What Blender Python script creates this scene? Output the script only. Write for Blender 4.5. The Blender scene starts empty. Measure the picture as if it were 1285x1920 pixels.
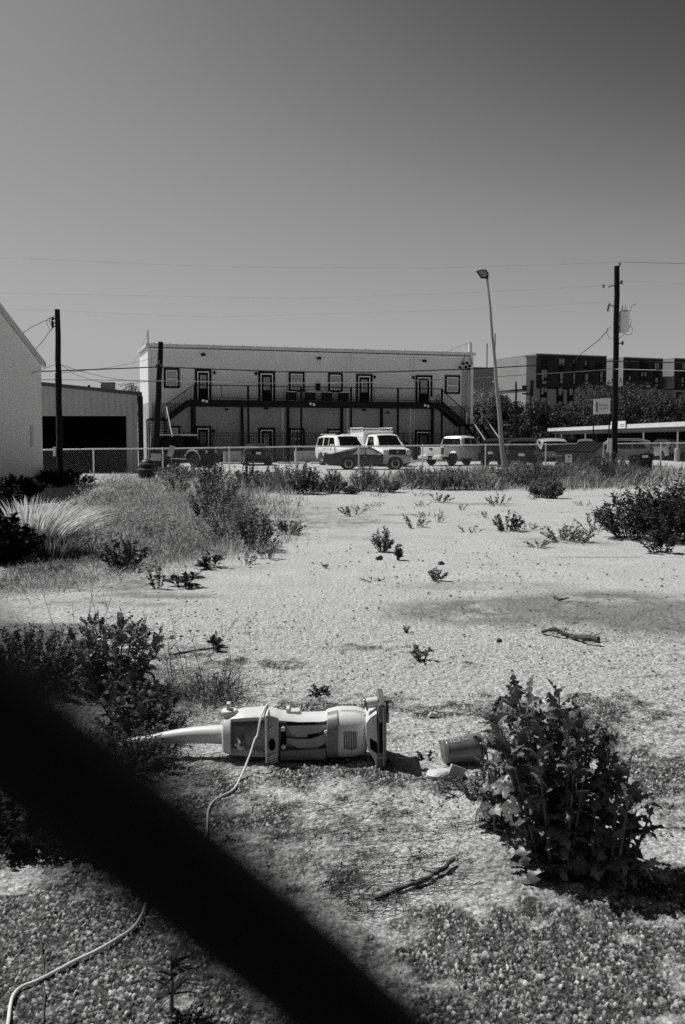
import bpy, bmesh, math, random
import numpy as np
from mathutils import Vector, Matrix
R = math.radians
SC = bpy.context.scene
COL = SC.collection
rng = np.random.default_rng(7)
random.seed(7)

# ------------------------------------------------------------------ camera
FPX = 1867.0; PIT = math.atan(134/1867.0); EYE = 1.6
cam_d = bpy.data.cameras.new('camera'); cam = bpy.data.objects.new('camera', cam_d); COL.objects.link(cam)
cam.location = (0, 0, EYE); cam.rotation_euler = (math.pi/2-PIT, 0, 0)
cam_d.sensor_fit = 'VERTICAL'; cam_d.sensor_height = 36; cam_d.lens = 35
cam_d.clip_start = 0.004; cam_d.clip_end = 3000
cam_d.dof.use_dof = True; cam_d.dof.focus_distance = 6.0; cam_d.dof.aperture_fstop = 13.5
SC.camera = cam
SC.view_settings.view_transform = 'Standard'; SC.view_settings.look = 'None'
SC.view_settings.exposure = 0.0; SC.view_settings.gamma = 1.0
SC.cycles.use_denoising = False
SC.cycles.max_bounces = 6; SC.cycles.diffuse_bounces = 3; SC.cycles.transparent_max_bounces = 12
SC.cycles.sample_clamp_indirect = 4

# ------------------------------------------------------------------ light
SUN = Vector((-0.68, 0.42, 1.22)).normalized()
sun_el = math.asin(SUN.z); sun_az = math.atan2(SUN.x, SUN.y)
ld = bpy.data.lights.new('sun', 'SUN'); ld.energy = 4.9; ld.angle = R(0.53); ld.color = (1, 0.995, 0.985)
lo = bpy.data.objects.new('sun', ld); COL.objects.link(lo)
lo.rotation_euler = (-SUN).to_track_quat('-Z', 'Y').to_euler(); lo.location = (-20, 12, 60)
W = bpy.data.worlds.new('World'); SC.world = W; W.use_nodes = True
nt = W.node_tree; N = nt.nodes; bg = N['Background']
sky = N.new('ShaderNodeTexSky'); sky.sky_type = 'NISHITA'; sky.sun_disc = False
sky.sun_elevation = sun_el; sky.sun_rotation = sun_az; sky.air_density = 1.0; sky.dust_density = 1.2; sky.ozone_density = 1.0
sep = N.new('ShaderNodeSeparateColor'); nt.links.new(sky.outputs[0], sep.inputs[0])
# the film saw the sky in black and white through a warm filter: red channel, with the film's contrast
fc = N.new('ShaderNodeFloatCurve'); cu_ = fc.mapping.curves[0]; mp_ = N.new('ShaderNodeMath'); mp_.operation = 'DIVIDE'; mp_.inputs[1].default_value = 5.0; mp_.use_clamp = True
for k_, (px_, py_) in enumerate(((0, .0), (.28, .02), (.39, .09), (.48, .185), (.59, .28), (.74, .355), (.87, .40), (1, .425))):
    if k_ == 0: cu_.points[0].location = (px_, py_)
    elif k_ == 1: cu_.points[1].location = (px_, py_)
    else: cu_.points.new(px_, py_)
fc.mapping.update()
ml = N.new('ShaderNodeMath'); ml.operation = 'MULTIPLY'; ml.inputs[1].default_value = 9.6
nt.links.new(sep.outputs[0], mp_.inputs[0]); nt.links.new(mp_.outputs[0], fc.inputs['Value']); nt.links.new(fc.outputs[0], ml.inputs[0])
nt.links.new(ml.outputs[0], bg.inputs[0]); bg.inputs[1].default_value = 0.1

# ------------------------------------------------------------------ measuring helpers
_f = Vector((0, math.cos(PIT), -math.sin(PIT))); _u = Vector((0, math.sin(PIT), math.cos(PIT)))
def ray(px, py):
    return _f + Vector((1, 0, 0))*((px-642.5)/FPX) + _u*((960-py)/FPX)
def G(px, py, z=0.0):                       # the ground point seen there
    d = ray(px, py); t = (z-EYE)/d.z
    return Vector((d.x*t, d.y*t, z))
def P(px, py, Y):                           # the point seen there at depth Y
    d = ray(px, py); t = Y/d.y
    return Vector((d.x*t, Y, EYE+d.z*t))

# ------------------------------------------------------------------ object helpers
def tag(o, label=None, cat=None, group=None, kind=None):
    if label: o['label'] = label
    if cat: o['category'] = cat
    if group: o['group'] = group
    if kind: o['kind'] = kind
    return o
def thing(name, label, cat, loc=(0,0,0), rz=0, group=None):
    o = bpy.data.objects.new(name, None); o.empty_display_size = .2; COL.objects.link(o)
    o.location = loc; o.rotation_euler = (0, 0, rz)
    return tag(o, label, cat, group)
def mesh(name, V, F, m, parent=None, smooth=False, sharp=35, bevel=0, norm=True, loc=None):
    me = bpy.data.meshes.new(name)
    me.from_pydata([tuple(v) for v in V], [], [tuple(f) for f in F])
    if norm or bevel:
        bm = bmesh.new(); bm.from_mesh(me)
        if norm: bmesh.ops.recalc_face_normals(bm, faces=bm.faces)
        if bevel:
            es = [e for e in bm.edges if len(e.link_faces) == 2 and e.calc_face_angle(0) > R(30)]
            bmesh.ops.bevel(bm, geom=es, offset=bevel, segments=2, affect='EDGES', profile=.6, clamp_overlap=True)
        bm.to_mesh(me); bm.free()
    if smooth or bevel:
        me.polygons.foreach_set('use_smooth', [True]*len(me.polygons)); me.set_sharp_from_angle(angle=R(sharp))
    me.materials.append(m)
    o = bpy.data.objects.new(name, me); COL.objects.link(o)
    if parent: o.parent = parent
    if loc is not None: o.location = loc
    return o
def npmesh(name, V, F, m, parent=None, loc=None, smooth=False):
    """V (n,3) array, F (k,4) array of quads (a repeated last index is avoided by using quads only)"""
    V = np.asarray(V, dtype=np.float32); F = np.asarray(F, dtype=np.int32)
    me = bpy.data.meshes.new(name); nf, k = F.shape
    me.vertices.add(len(V)); me.vertices.foreach_set('co', V.ravel())
    me.loops.add(nf*k); me.loops.foreach_set('vertex_index', F.ravel())
    me.polygons.add(nf); me.polygons.foreach_set('loop_start', np.arange(0, nf*k, k, dtype=np.int32))
    me.polygons.foreach_set('loop_total', np.full(nf, k, dtype=np.int32))
    if smooth: me.polygons.foreach_set('use_smooth', np.ones(nf, dtype=bool))
    me.update(calc_edges=True); me.materials.append(m)
    o = bpy.data.objects.new(name, me); COL.objects.link(o)
    if parent: o.parent = parent
    if loc is not None: o.location = loc
    return o
def children(o): return [c for c in bpy.data.objects if c.parent == o]
def copy_tree(o, loc=None, rz=None, label=None, parent=None, scale=None):
    c = o.copy(); COL.objects.link(c)
    if parent: c.parent = parent
    if loc is not None: c.location = loc
    if rz is not None: c.rotation_euler = (0, 0, rz)
    if scale is not None: c.scale = (scale,)*3 if not hasattr(scale, '__len__') else scale
    if label: c['label'] = label
    for ch in children(o): copy_tree(ch, parent=c)
    return c

class MB:
    def __init__(s): s.V = []; s.F = []
    def add(s, V, F):
        n = len(s.V); s.V += [Vector(v) for v in V]; s.F += [[i+n for i in f] for f in F]; return s
    def box(s, c, d, rot=None, off=None):
        x, y, z = (a/2 for a in d)
        V = [Vector(q) for q in ((-x,-y,-z),(x,-y,-z),(x,y,-z),(-x,y,-z),(-x,-y,z),(x,-y,z),(x,y,z),(-x,y,z))]
        if rot is not None: V = [rot @ v for v in V]
        c = Vector(c)
        return s.add([v+c for v in V], [(0,3,2,1),(4,5,6,7),(0,1,5,4),(1,2,6,5),(2,3,7,6),(3,0,4,7)])
    def bar(s, p0, p1, w, h=None, up=(0,0,1)):         # a rectangular bar from p0 to p1
        p0 = Vector(p0); p1 = Vector(p1); h = h or w; d = (p1-p0).normalized(); up = Vector(up)
        if abs(d.dot(up)) > .98: up = Vector((0,1,0))
        a = d.cross(up).normalized(); b = a.cross(d)
        V = [p+a*sx*w/2+b*sy*h/2 for p in (p0, p1) for sx, sy in ((-1,-1),(1,-1),(1,1),(-1,1))]
        return s.add(V, [(0,3,2,1),(4,5,6,7),(0,1,5,4),(1,2,6,5),(2,3,7,6),(3,0,4,7)])
    def cyl(s, p0, p1, r0, r1=None, n=12, cap=True):
        return s.tube([p0, p1], [r0, r0 if r1 is None else r1], n, cap)
    def tube(s, pts, r, n=8, cap=True):
        pts = [Vector(p) for p in pts]; k = len(pts)
        if not hasattr(r, '__len__'): r = [r]*k
        V = []; a = None
        for i, p in enumerate(pts):
            d = (pts[min(i+1, k-1)]-pts[max(i-1, 0)]).normalized()
            if a is None:
                q = Vector((0,0,1)) if abs(d.z) < .9 else Vector((1,0,0)); a = d.cross(q).normalized()
            else:
                a = (a-d*a.dot(d)); a = a.normalized() if a.length > 1e-6 else d.orthogonal().normalized()
            b = d.cross(a)
            V += [p+(a*math.cos(t)+b*math.sin(t))*r[i] for t in (2*math.pi*j/n for j in range(n))]
        F = [(i*n+j, i*n+(j+1)%n, (i+1)*n+(j+1)%n, (i+1)*n+j) for i in range(k-1) for j in range(n)]
        if cap: F += [list(range(n))[::-1], [(k-1)*n+j for j in range(n)]]
        return s.add(V, F)
    def lathe(s, prof, o=(0,0,0), ax='z', n=20, cap=True):       # prof: (radius, height along the axis)
        o = Vector(o); V = []; k = len(prof)
        for r, h in prof:
            for j in range(n):
                t = 2*math.pi*j/n; c, q = r*math.cos(t), r*math.sin(t)
                V.append(o+Vector({'z': (c, q, h), 'y': (c, h, q), 'x': (h, c, q)}[ax]))
        F = [(i*n+j, i*n+(j+1)%n, (i+1)*n+(j+1)%n, (i+1)*n+j) for i in range(k-1) for j in range(n)]
        if cap: F += [list(range(n))[::-1], [(k-1)*n+j for j in range(n)]]
        return s.add(V, F)
    def prism(s, poly, y0, y1, f=lambda a, y, b: (a, y, b)):
        n = len(poly)
        V = [f(a, y0, b) for a, b in poly]+[f(a, y1, b) for a, b in poly]
        F = [list(range(n)), list(range(n, 2*n))[::-1]]+[(i, (i+1)%n, n+(i+1)%n, n+i) for i in range(n)]
        return s.add(V, F)
    def xf(s, M): s.V = [M @ v for v in s.V]; return s
    def shift(s, d): d = Vector(d); s.V = [v+d for v in s.V]; return s
    def build(s, name, m, parent=None, **k): return mesh(name, s.V, s.F, m, parent, **k)

# ------------------------------------------------------------------ materials (everything is grey: the photograph is black and white)
def mat(name, v, rough=.7, var=.15, sc=6, metal=0, bump=0, bsc=40, spec=.5, streak=None, coat=0, detail=6, var2=0, sc2=60):
    m = bpy.data.materials.new(name); m.use_nodes = True; t = m.node_tree; n = t.nodes; L = t.links
    b = n['Principled BSDF']; b.inputs['Roughness'].default_value = rough; b.inputs['Metallic'].default_value = metal
    b.inputs['Specular IOR Level'].default_value = spec; b.inputs['Coat Weight'].default_value = coat; b.inputs['Coat Roughness'].default_value = .06
    tc = n.new('ShaderNodeTexCoord'); no = n.new('ShaderNodeTexNoise'); no.inputs['Scale'].default_value = sc; no.inputs['Detail'].default_value = detail
    if streak:
        mp = n.new('ShaderNodeMapping'); mp.inputs['Scale'].default_value = streak
        L.new(tc.outputs['Object'], mp.inputs[0]); L.new(mp.outputs[0], no.inputs['Vector'])
    else: L.new(tc.outputs['Object'], no.inputs['Vector'])
    mr = n.new('ShaderNodeMapRange'); mr.inputs['From Min'].default_value = .3; mr.inputs['From Max'].default_value = .7
    mr.inputs['To Min'].default_value = v*(1-var); mr.inputs['To Max'].default_value = min(.95, v*(1+var))
    L.new(no.outputs[0], mr.inputs[0]); last = mr.outputs[0]
    if var2:
        n2 = n.new('ShaderNodeTexNoise'); n2.inputs['Scale'].default_value = sc2; n2.inputs['Detail'].default_value = 8
        L.new(tc.outputs['Object'], n2.inputs['Vector'])
        m2 = n.new('ShaderNodeMapRange'); m2.inputs['From Min'].default_value = .35; m2.inputs['From Max'].default_value = .65
        m2.inputs['To Min'].default_value = 1-var2; m2.inputs['To Max'].default_value = 1+var2
        L.new(n2.outputs[0], m2.inputs[0]); mm = n.new('ShaderNodeMath'); mm.operation = 'MULTIPLY'
        L.new(last, mm.inputs[0]); L.new(m2.outputs[0], mm.inputs[1]); last = mm.outputs[0]
    L.new(last, b.inputs['Base Color'])
    if bump:
        bn = n.new('ShaderNodeTexNoise'); bn.inputs['Scale'].default_value = bsc; bn.inputs['Detail'].default_value = 5
        L.new(tc.outputs['Object'], bn.inputs['Vector'])
        bp = n.new('ShaderNodeBump'); bp.inputs['Strength'].default_value = bump; bp.inputs['Distance'].default_value = .02
        L.new(bn.outputs[0], bp.inputs['Height']); L.new(bp.outputs[0], b.inputs['Normal'])
    return m
def leafmat(name, v, tr=.3, rough=.5, var=.45, sc=9, spec=.4):
    m = mat(name, v, rough, var, sc, spec=spec, detail=3); t = m.node_tree; n = t.nodes; L = t.links
    b = n['Principled BSDF']; out = [x for x in n if x.type == 'OUTPUT_MATERIAL'][0]
    tl = n.new('ShaderNodeBsdfTranslucent'); mx = n.new('ShaderNodeMixShader'); mx.inputs[0].default_value = tr
    src = b.inputs['Base Color'].links[0].from_socket
    L.new(src, tl.inputs[0]); L.new(b.outputs[0], mx.inputs[1]); L.new(tl.outputs[0], mx.inputs[2]); L.new(mx.outputs[0], out.inputs[0])
    return m
def corrugated(name, v, per=.3, rough=.5):
    """sheet metal ribs: bump from a wave along object x"""
    m = mat(name, v, rough, .1, .7); t = m.node_tree; n = t.nodes; L = t.links; b = n['Principled BSDF']
    tc = n.new('ShaderNodeTexCoord'); w = n.new('ShaderNodeTexWave'); w.wave_type = 'BANDS'; w.bands_direction = 'X'
    w.inputs['Scale'].default_value = .314/per; w.inputs['Detail'].default_value = 0
    L.new(tc.outputs['Object'], w.inputs['Vector'])
    bp = n.new('ShaderNodeBump'); bp.inputs['Strength'].default_value = .8; bp.inputs['Distance'].default_value = .03
    L.new(w.outputs[0], bp.inputs['Height']); L.new(bp.outputs[0], b.inputs['Normal'])
    return m
M = dict(
    white=mat('white_paint', .72, .45, .05, 2), body_white=mat('white_body', .92, .3, .03, 1, coat=.6),
    body_black=mat('black_body', .008, .35, .2, 3, spec=.2, coat=.12), body_dark=mat('dark_body', .012, .3, .2, 3, spec=.25, coat=.2),
    body_satin=mat('satin_body', .04, .45, .3, 3, spec=.25, coat=.1), window_grey=mat('painted_light_glass', .42, .15, .3, 3, spec=.6), body_grey=mat('grey_body', .13, .35, .15, 2, coat=.3), body_primer=mat('primer_grey', .34, .6, .2, 3),  # window_grey: brightness seen through the coupe's windows, painted into the glass colour
    body_silver=mat('silver_body', .4, .3, .05, 2, coat=.6), matte_black=mat('matte_black', .012, .7, .3, 5, spec=.1),
    glass=mat('dark_glass', .008, .05, .3, 2, spec=.5), tyre=mat('rubber', .012, .85, .2, 20), rim=mat('rim_metal', .4, .35, .1, 10, metal=.6),
    chrome=mat('chrome', .65, .18, .05, 5, metal=1), lamp=mat('lamp_lens', .5, .1, .1, 30, spec=1), tail=mat('tail_lens', .05, .15, .2, 30, spec=1),
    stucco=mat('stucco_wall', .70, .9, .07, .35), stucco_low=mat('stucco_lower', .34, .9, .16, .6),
    trim=mat('black_trim', .012, .6, .2, 3, spec=.1), deck=mat('black_steel', .012, .6, .2, 3, spec=.1), pane=mat('window_pane', .09, .08, .5, 1.5, spec=.8),
    curtain=mat('pale_blind', .36, .3, .25, 2, streak=(1, 1, 9)), sash=mat('white_sash', .88, .5, .05, 3),
    fascia=mat('roof_fascia', .6, .5, .12, 2), gable=mat('pale_sheet_wall', .88, .6, .05, .35, streak=(1, 3, .3)),
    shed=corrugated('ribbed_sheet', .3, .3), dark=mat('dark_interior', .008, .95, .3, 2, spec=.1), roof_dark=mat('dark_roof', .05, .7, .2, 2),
    wood=mat('pole_wood', .012, .8, .4, 3, spec=.1, streak=(9, 9, .6), bump=.3), palewood=mat('pale_pole_wood', .34, .8, .25, 3, streak=(9, 9, .5), bump=.4),
    galv=mat('galvanised', .72, .5, .12, 8, metal=.2), galv_dark=mat('galvanised_wire', .11, .6, .15, 20, metal=.2), wire_black=mat('unlit_black_wire', .008, .8, .1, 90, spec=.05),  # wire_black: the wire's unlit camera side painted in as an even black
    cable=mat('cable_black', .012, .6, .1, 3, spec=.1), cable_pale=mat('cable_pale', .32, .5, .1, 3), concrete=mat('concrete', .38, .9, .15, 3, bump=.4, bsc=60, var2=.1, sc2=30),
    brick=mat('dark_brick', .035, .85, .25, .5, spec=.1, var2=.15, sc2=3), panel=mat('pale_panel', .24, .8, .1, .3), panel2=mat('light_panel', .3, .8, .1, .3),
    sign=mat('sign_white', .72, .5, .08, 4), print=mat('sign_print', .18, .6, .1, 4), paper=mat('paper', .4, .8, .1, 4),
    dump=mat('dumpster_steel', .1, .5, .35, 3, bump=.2, bsc=8), plastic_dark=mat('dark_plastic', .012, .5, .2, 6, spec=.25),
    vac=mat('vacuum_cream', .6, .42, .07, 7, var2=.04, sc2=60), vac_grey=mat('vacuum_grey', .17, .4, .2, 14, var2=.15, sc2=70),
    vac_mid=mat('vacuum_mid', .36, .45, .12, 12, var2=.1, sc2=70), vac_smoke=mat('smoked_plastic', .11, .2, .3, 14, spec=.8), cord=mat('cord_cream', .62, .55, .08, 30),
    cup=mat('cup_plastic', .13, .25, .2, 14, spec=.7), scrap=mat('pale_scrap', .48, .7, .12, 30), stick=mat('dead_wood', .06, .9, .4, 30, bump=.6, bsc=80),
    stone=mat('pale_stone', .5, .9, .15, 30, bump=.5, bsc=60), bark=mat('tree_bark', .05, .9, .3, 6),
    leaf=leafmat('thistle_leaf', .115, .10, .42, .5, 14, .35), leaf_mid=leafmat('weed_leaf', .15, .28, .6, spec=.2), leaf_dark=leafmat('dark_leaf', .05, .18, .6, spec=.2),
    leaf_pale=leafmat('pale_weed', .3, .4, .6, .3), grass=leafmat('dry_grass', .36, .42, .6, .35, 3), grass_dark=leafmat('green_grass', .16, .35, .5, .4, 3),
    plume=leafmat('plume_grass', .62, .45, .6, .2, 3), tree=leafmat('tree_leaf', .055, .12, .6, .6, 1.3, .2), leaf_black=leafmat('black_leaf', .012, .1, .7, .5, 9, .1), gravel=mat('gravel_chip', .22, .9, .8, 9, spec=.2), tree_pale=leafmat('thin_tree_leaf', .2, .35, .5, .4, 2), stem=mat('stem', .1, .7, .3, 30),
)
# ------------------------------------------------------------------ ground: one sheet, finer where the camera stands near it
def _hash(ix, iy, k):
    h = (ix.astype(np.int64)*374761393+iy.astype(np.int64)*668265263+k*2246822519) & 0x7fffffff
    h = ((h ^ (h >> 13))*1274126177) & 0x7fffffff
    return ((h ^ (h >> 16)) & 0xffff)/65535.0
def vnoise(x, y, k=0):
    ix = np.floor(x); iy = np.floor(y); fx = x-ix; fy = y-iy; fx = fx*fx*(3-2*fx); fy = fy*fy*(3-2*fy)
    a = _hash(ix, iy, k); b = _hash(ix+1, iy, k); c = _hash(ix, iy+1, k); d = _hash(ix+1, iy+1, k)
    return (a*(1-fx)+b*fx)*(1-fy)+(c*(1-fx)+d*fx)*fy
def fbm(x, y, k=0, o=4):
    s = 0; a = .5; t = 0
    for i in range(o): s = s+a*vnoise(x*2**i, y*2**i, k+i*17); t += a; a *= .5
    return s/t
def stones(x, y, cell, k):                  # height 0..1 of domed pebbles, and each pebble's own random tone
    gx = x/cell; gy = y/cell; ix = np.floor(gx); iy = np.floor(gy)
    best = np.full(x.shape, 9., dtype=np.float32); idr = np.zeros(x.shape, dtype=np.float32)
    for dx in (-1, 0, 1):
        for dy in (-1, 0, 1):
            jx = ix+dx; jy = iy+dy
            px = jx+.15+.7*_hash(jx, jy, k); py = jy+.15+.7*_hash(jx, jy, k+1); rr = .16+.60*_hash(jx, jy, k+2)**1.5
            d = np.sqrt((gx-px)**2+(gy-py)**2)/rr
            m = d < best; best = np.where(m, d, best); idr = np.where(m, _hash(jx, jy, k+3), idr)
    return np.clip((1-best)*2.4, 0, 1)**.7*(1-.25*np.clip(best, 0, 1)), idr
# stains and dirt with a shape of their own: (px, py, rx, ry in metres, strength)
def blob(x, y, c, rx, ry, s, k=0, edge=.5):
    q = ((x-c.x)/rx)**2+((y-c.y)/ry)**2
    q = q+(fbm(x*1.7/rx+k, y*1.7/ry, k, 4)-.5)*1.6
    return s*np.clip((1-q)/edge, 0, 1)
def growing(lo, hi, s0, k, free):
    out = [lo]
    v = lo
    while v < hi:
        v += s0+k*max(0, abs(v)-free); out.append(v)
    return np.array(out)
xs = growing(0, 900, .0037, .008, 1.3); xs = np.concatenate([-xs[:0:-1], xs])
ys = growing(2.2, 1400, .0046, .0, 0)[:0]
v = 2.25; yl = []
while v < 1500: yl.append(v); v += .0016*v if v < 7 else (.0016*v+.02*(v-7))
back = [2.25-.02*1.35**i for i in range(1, 38)]
ys = np.array([b for b in back[::-1] if b > -400]+yl)
X, Y = np.meshgrid(xs, ys); sh = X.shape
x = X.ravel(); y = Y.ravel()
near = np.clip((11.5-y)/4.0, 0, 1)*np.clip((4.2-np.abs(x))/1.2, 0, 1)
h1, i1 = stones(x+.006*fbm(x*90, y*90, 2, 2), y+.006*fbm(x*90, y*90, 9, 2), .0128, 3); h2, i2 = stones(x+.3, y, .0075, 11)
dust = np.clip((fbm(x*1.7, y*1.7, 5)-.50)*6+(fbm(x*11, y*11, 6, 3)-.5)*2.8+.30+(y-3.5)*.40-np.clip(3.75+1.2*(fbm(x*.9, y*.9, 91, 3)-.5)-y, 0, 1.2)*1.25, 0, 1)          # how far fines fill the gaps, plus grazing-view brightness painted in with distance
lump = fbm(x*9, y*9, 21, 3)
z = near*(h1*(.003+.0075*i1**2)*(1-.72*dust)+h2*(.0045-.0022*dust)*(.3+i2)+(lump-.5)*.026+(fbm(x*60, y*60, 77, 2)-.5)*.005) + (fbm(x*.35, y*.35, 31, 3)-.5)*.05*np.clip(y/12, .25, 1)*np.clip((60-y)/20, 0, 1)
dirt = np.zeros_like(x)
g = G(1130, 1140); dirt = np.maximum(dirt, blob(x, y, g, 2.4, 1.35, 1.0, 1, .9))
g = G(1290, 1165); dirt = np.maximum(dirt, blob(x, y, g, 1.7, 1.1, 1.0, 9, .7))
g = G(900, 1098); dirt = np.maximum(dirt, blob(x, y, g, 1.4, .45, .5, 2, .9))
for px, py, rx, ry, s in ((300, 1118, .75, .28, .8), (225, 1135, .9, .18, .7), (175, 1108, .9, .2, .7), (250, 1098, .9, .3, .6), (560, 985, 1.6, 1.5, .6), (620, 978, 2, .9, .7), (700, 1010, 1.4, .45, .35),
        (760, 965, 1., .35, .7), (900, 945, 1.2, .5, .6), (480, 960, 1.5, 1.6, .7), (1060, 1017, .9, .3, .6), (1000, 1012, .8, .2, .6), (950, 997, .9, .25, .7), (940, 910, 5, 1.6, .6), (1110, 1020, .7, .2, .5),
        (360, 1215, .55, .12, .7), (90, 1190, 1.0, .6, .9), (620, 1565, .42, .14, .55), (600, 1605, .5, .2, .45), (800, 1640, .22, .08, .5), (600, 1295, .2, .12, .6), (1262, 1266, .22, .05, .8), (1190, 930, 2, .5, .5),
        (1150, 1043, 1.0, .12, .7), (1010, 1025, .5, .15, .4), (250, 1050, 2.2, 1.4, .8), (120, 1090, 1.6, 1.2, .9), (300, 960, 5, 8, .75), (830, 895, 9, 1.6, .7), (500, 905, 6, 3.0, .8), (120, 930, 5, 8, .9),
        (200, 1290, .9, .8, .9), (100, 1450, .9, .5, .9), (330, 1440, .4, .1, .6), (900, 1470, .3, .12, .6), (1060, 1640, .45, .3, .6), (330, 1330, .5, .45, .7), (40, 1300, 1.2, 1.0, .9)):
    g = G(px, py); dirt = np.maximum(dirt, blob(x, y, g, rx, ry, s, px % 31, .8))
dirt0 = dirt*((x > .3) & (y > 7) & (y < 13.5) & (x < 9)); dirt = dirt*(.35+.65*np.clip((fbm(x*5, y*4, 71, 3)-.40)*7, 0, 1))*(.75+.5*fbm(x*17, y*17, 72, 2)); dirt = np.clip(np.maximum(dirt, dirt0*(.35+.5*np.clip((fbm(x*1.6, y*1.1, 171, 4)-.38)*5, 0, 1))), 0, .95)
z = z+near*dirt*(fbm(x*28, y*28, 4, 2)-.4)*.012
lot = (y > 45.5-0.0*x)                                         # the parking lot beyond the fence is paved
zz = np.where(lot, z*.15, z)
V = np.stack([x, y, zz], 1)
nr, nc = sh; a = (np.arange(nr-1)[:, None]*nc+np.arange(nc-1)[None, :]).ravel()
F = np.stack([a, a+1, a+nc+1, a+nc], 1)
gm = bpy.data.materials.new('lot_surface'); gm.use_nodes = True; t = gm.node_tree; n = t.nodes; L = t.links; b = n['Principled BSDF']
b.inputs['Roughness'].default_value = .92; b.inputs['Specular IOR Level'].default_value = .25
at = n.new('ShaderNodeAttribute'); at.attribute_name = 'tone'
tc = n.new('ShaderNodeTexCoord')
no = n.new('ShaderNodeTexNoise'); no.inputs['Scale'].default_value = 70; no.inputs['Detail'].default_value = 8; L.new(tc.outputs['Object'], no.inputs['Vector'])
mr = n.new('ShaderNodeMapRange'); mr.inputs['From Min'].default_value = .32; mr.inputs['From Max'].default_value = .68; mr.inputs['To Min'].default_value = .55; mr.inputs['To Max'].default_value = 1.35; L.new(no.outputs[0], mr.inputs[0])
n2 = n.new('ShaderNodeTexNoise'); n2.inputs['Scale'].default_value = 9; n2.inputs['Detail'].default_value = 10; n2.inputs['Roughness'].default_value = .75; L.new(tc.outputs['Object'], n2.inputs['Vector'])
m2 = n.new('ShaderNodeMapRange'); m2.inputs['From Min'].default_value = .35; m2.inputs['From Max'].default_value = .65; m2.inputs['To Min'].default_value = .86; m2.inputs['To Max'].default_value = 1.12; L.new(n2.outputs[0], m2.inputs[0])
q = n.new('ShaderNodeMath'); q.operation = 'MULTIPLY'; L.new(at.outputs['Fac'], q.inputs[0]); L.new(mr.outputs[0], q.inputs[1])
q2 = n.new('ShaderNodeMath'); q2.operation = 'MULTIPLY'; L.new(q.outputs[0], q2.inputs[0]); L.new(m2.outputs[0], q2.inputs[1]); L.new(q2.outputs[0], b.inputs['Base Color'])
vo = n.new('ShaderNodeTexVoronoi'); vo.inputs['Scale'].default_value = 26; L.new(tc.outputs['Object'], vo.inputs['Vector'])
bp = n.new('ShaderNodeBump'); bp.invert = True; bp.inputs['Strength'].default_value = .8; bp.inputs['Distance'].default_value = .02; L.new(vo.outputs['Distance'], bp.inputs['Height'])
bp2 = n.new('ShaderNodeBump'); bp2.inputs['Strength'].default_value = .5; bp2.inputs['Distance'].default_value = .01; L.new(no.outputs[0], bp2.inputs['Height']); L.new(bp.outputs[0], bp2.inputs['Normal']); L.new(bp2.outputs[0], b.inputs['Normal'])
ground = npmesh('ground', V, F, gm, smooth=False); tag(ground, kind='structure')
ST = .43
peb = .07+.42*i1**2.4; pit = .012+.38*dust; pit = pit*(.55+.9*i2)  # pit: dark binder, with the self-shadow between stones painted into its colour
tone = np.where(h1 > .35+.25*dust, peb*(1-dust*.7)+ST*dust*.7, np.where(h2 > .55, .6*pit+.06, pit))
tone = tone*near+(1-near)*(ST*(.96+.25*(fbm(x*3, y*3, 8)-.5)))
tone = tone*(1-.62*dirt)
lotc = .43+.10*(fbm(x*.25, y*.6, 44, 3)-.5)
crk = np.clip(1-np.abs(fbm(x*.12, y*.12, 61, 3)-.5)*60, 0, 1)
tone = np.where(lot, lotc*(1-.25*crk), tone)
tone = np.where(y > 150, .12, tone)
at_ = ground.data.attributes.new('tone', 'FLOAT', 'POINT'); at_.data.foreach_set('value', tone.astype(np.float32))
del X, Y, x, y, z, zz, V, F, h1, h2, i1, i2, dust, lump, tone, dirt, near

# ------------------------------------------------------------------ foliage helpers
def unit(a): return a/np.maximum(np.linalg.norm(a, axis=-1, keepdims=True), 1e-9)
def leaves(p, d, Ln, Wd, droop=.3, rows=(.35, 1., .75, .06), rg=rng):
    """N leaf blades as folded strips: base p, direction d, lengths, widths"""
    p = np.asarray(p, float); d = unit(np.asarray(d, float)); n = len(p); k = len(rows)
    Ln = np.broadcast_to(Ln, (n,)); Wd = np.broadcast_to(Wd, (n,)); droop = np.broadcast_to(droop, (n,))
    up = np.zeros((n, 3)); up[:, 2] = 1; up += rg.normal(0, .45, (n, 3))
    s = unit(np.cross(d, up)); V = np.zeros((n, k, 2, 3))
    for i, w in enumerate(rows):
        tt = i/(k-1); c = p+d*(Ln*tt)[:, None]; c[:, 2] -= droop*Ln*tt*tt
        V[:, i, 0] = c-s*(Wd*w/2)[:, None]; V[:, i, 1] = c+s*(Wd*w/2)[:, None]
    b0 = (np.arange(n)*k*2)[:, None]; q = []
    for i in range(k-1): q.append(np.concatenate([b0+2*i, b0+2*i+1, b0+2*i+3, b0+2*i+2], 1))
    return V.reshape(-1, 3), np.concatenate(q, 0)
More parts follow.
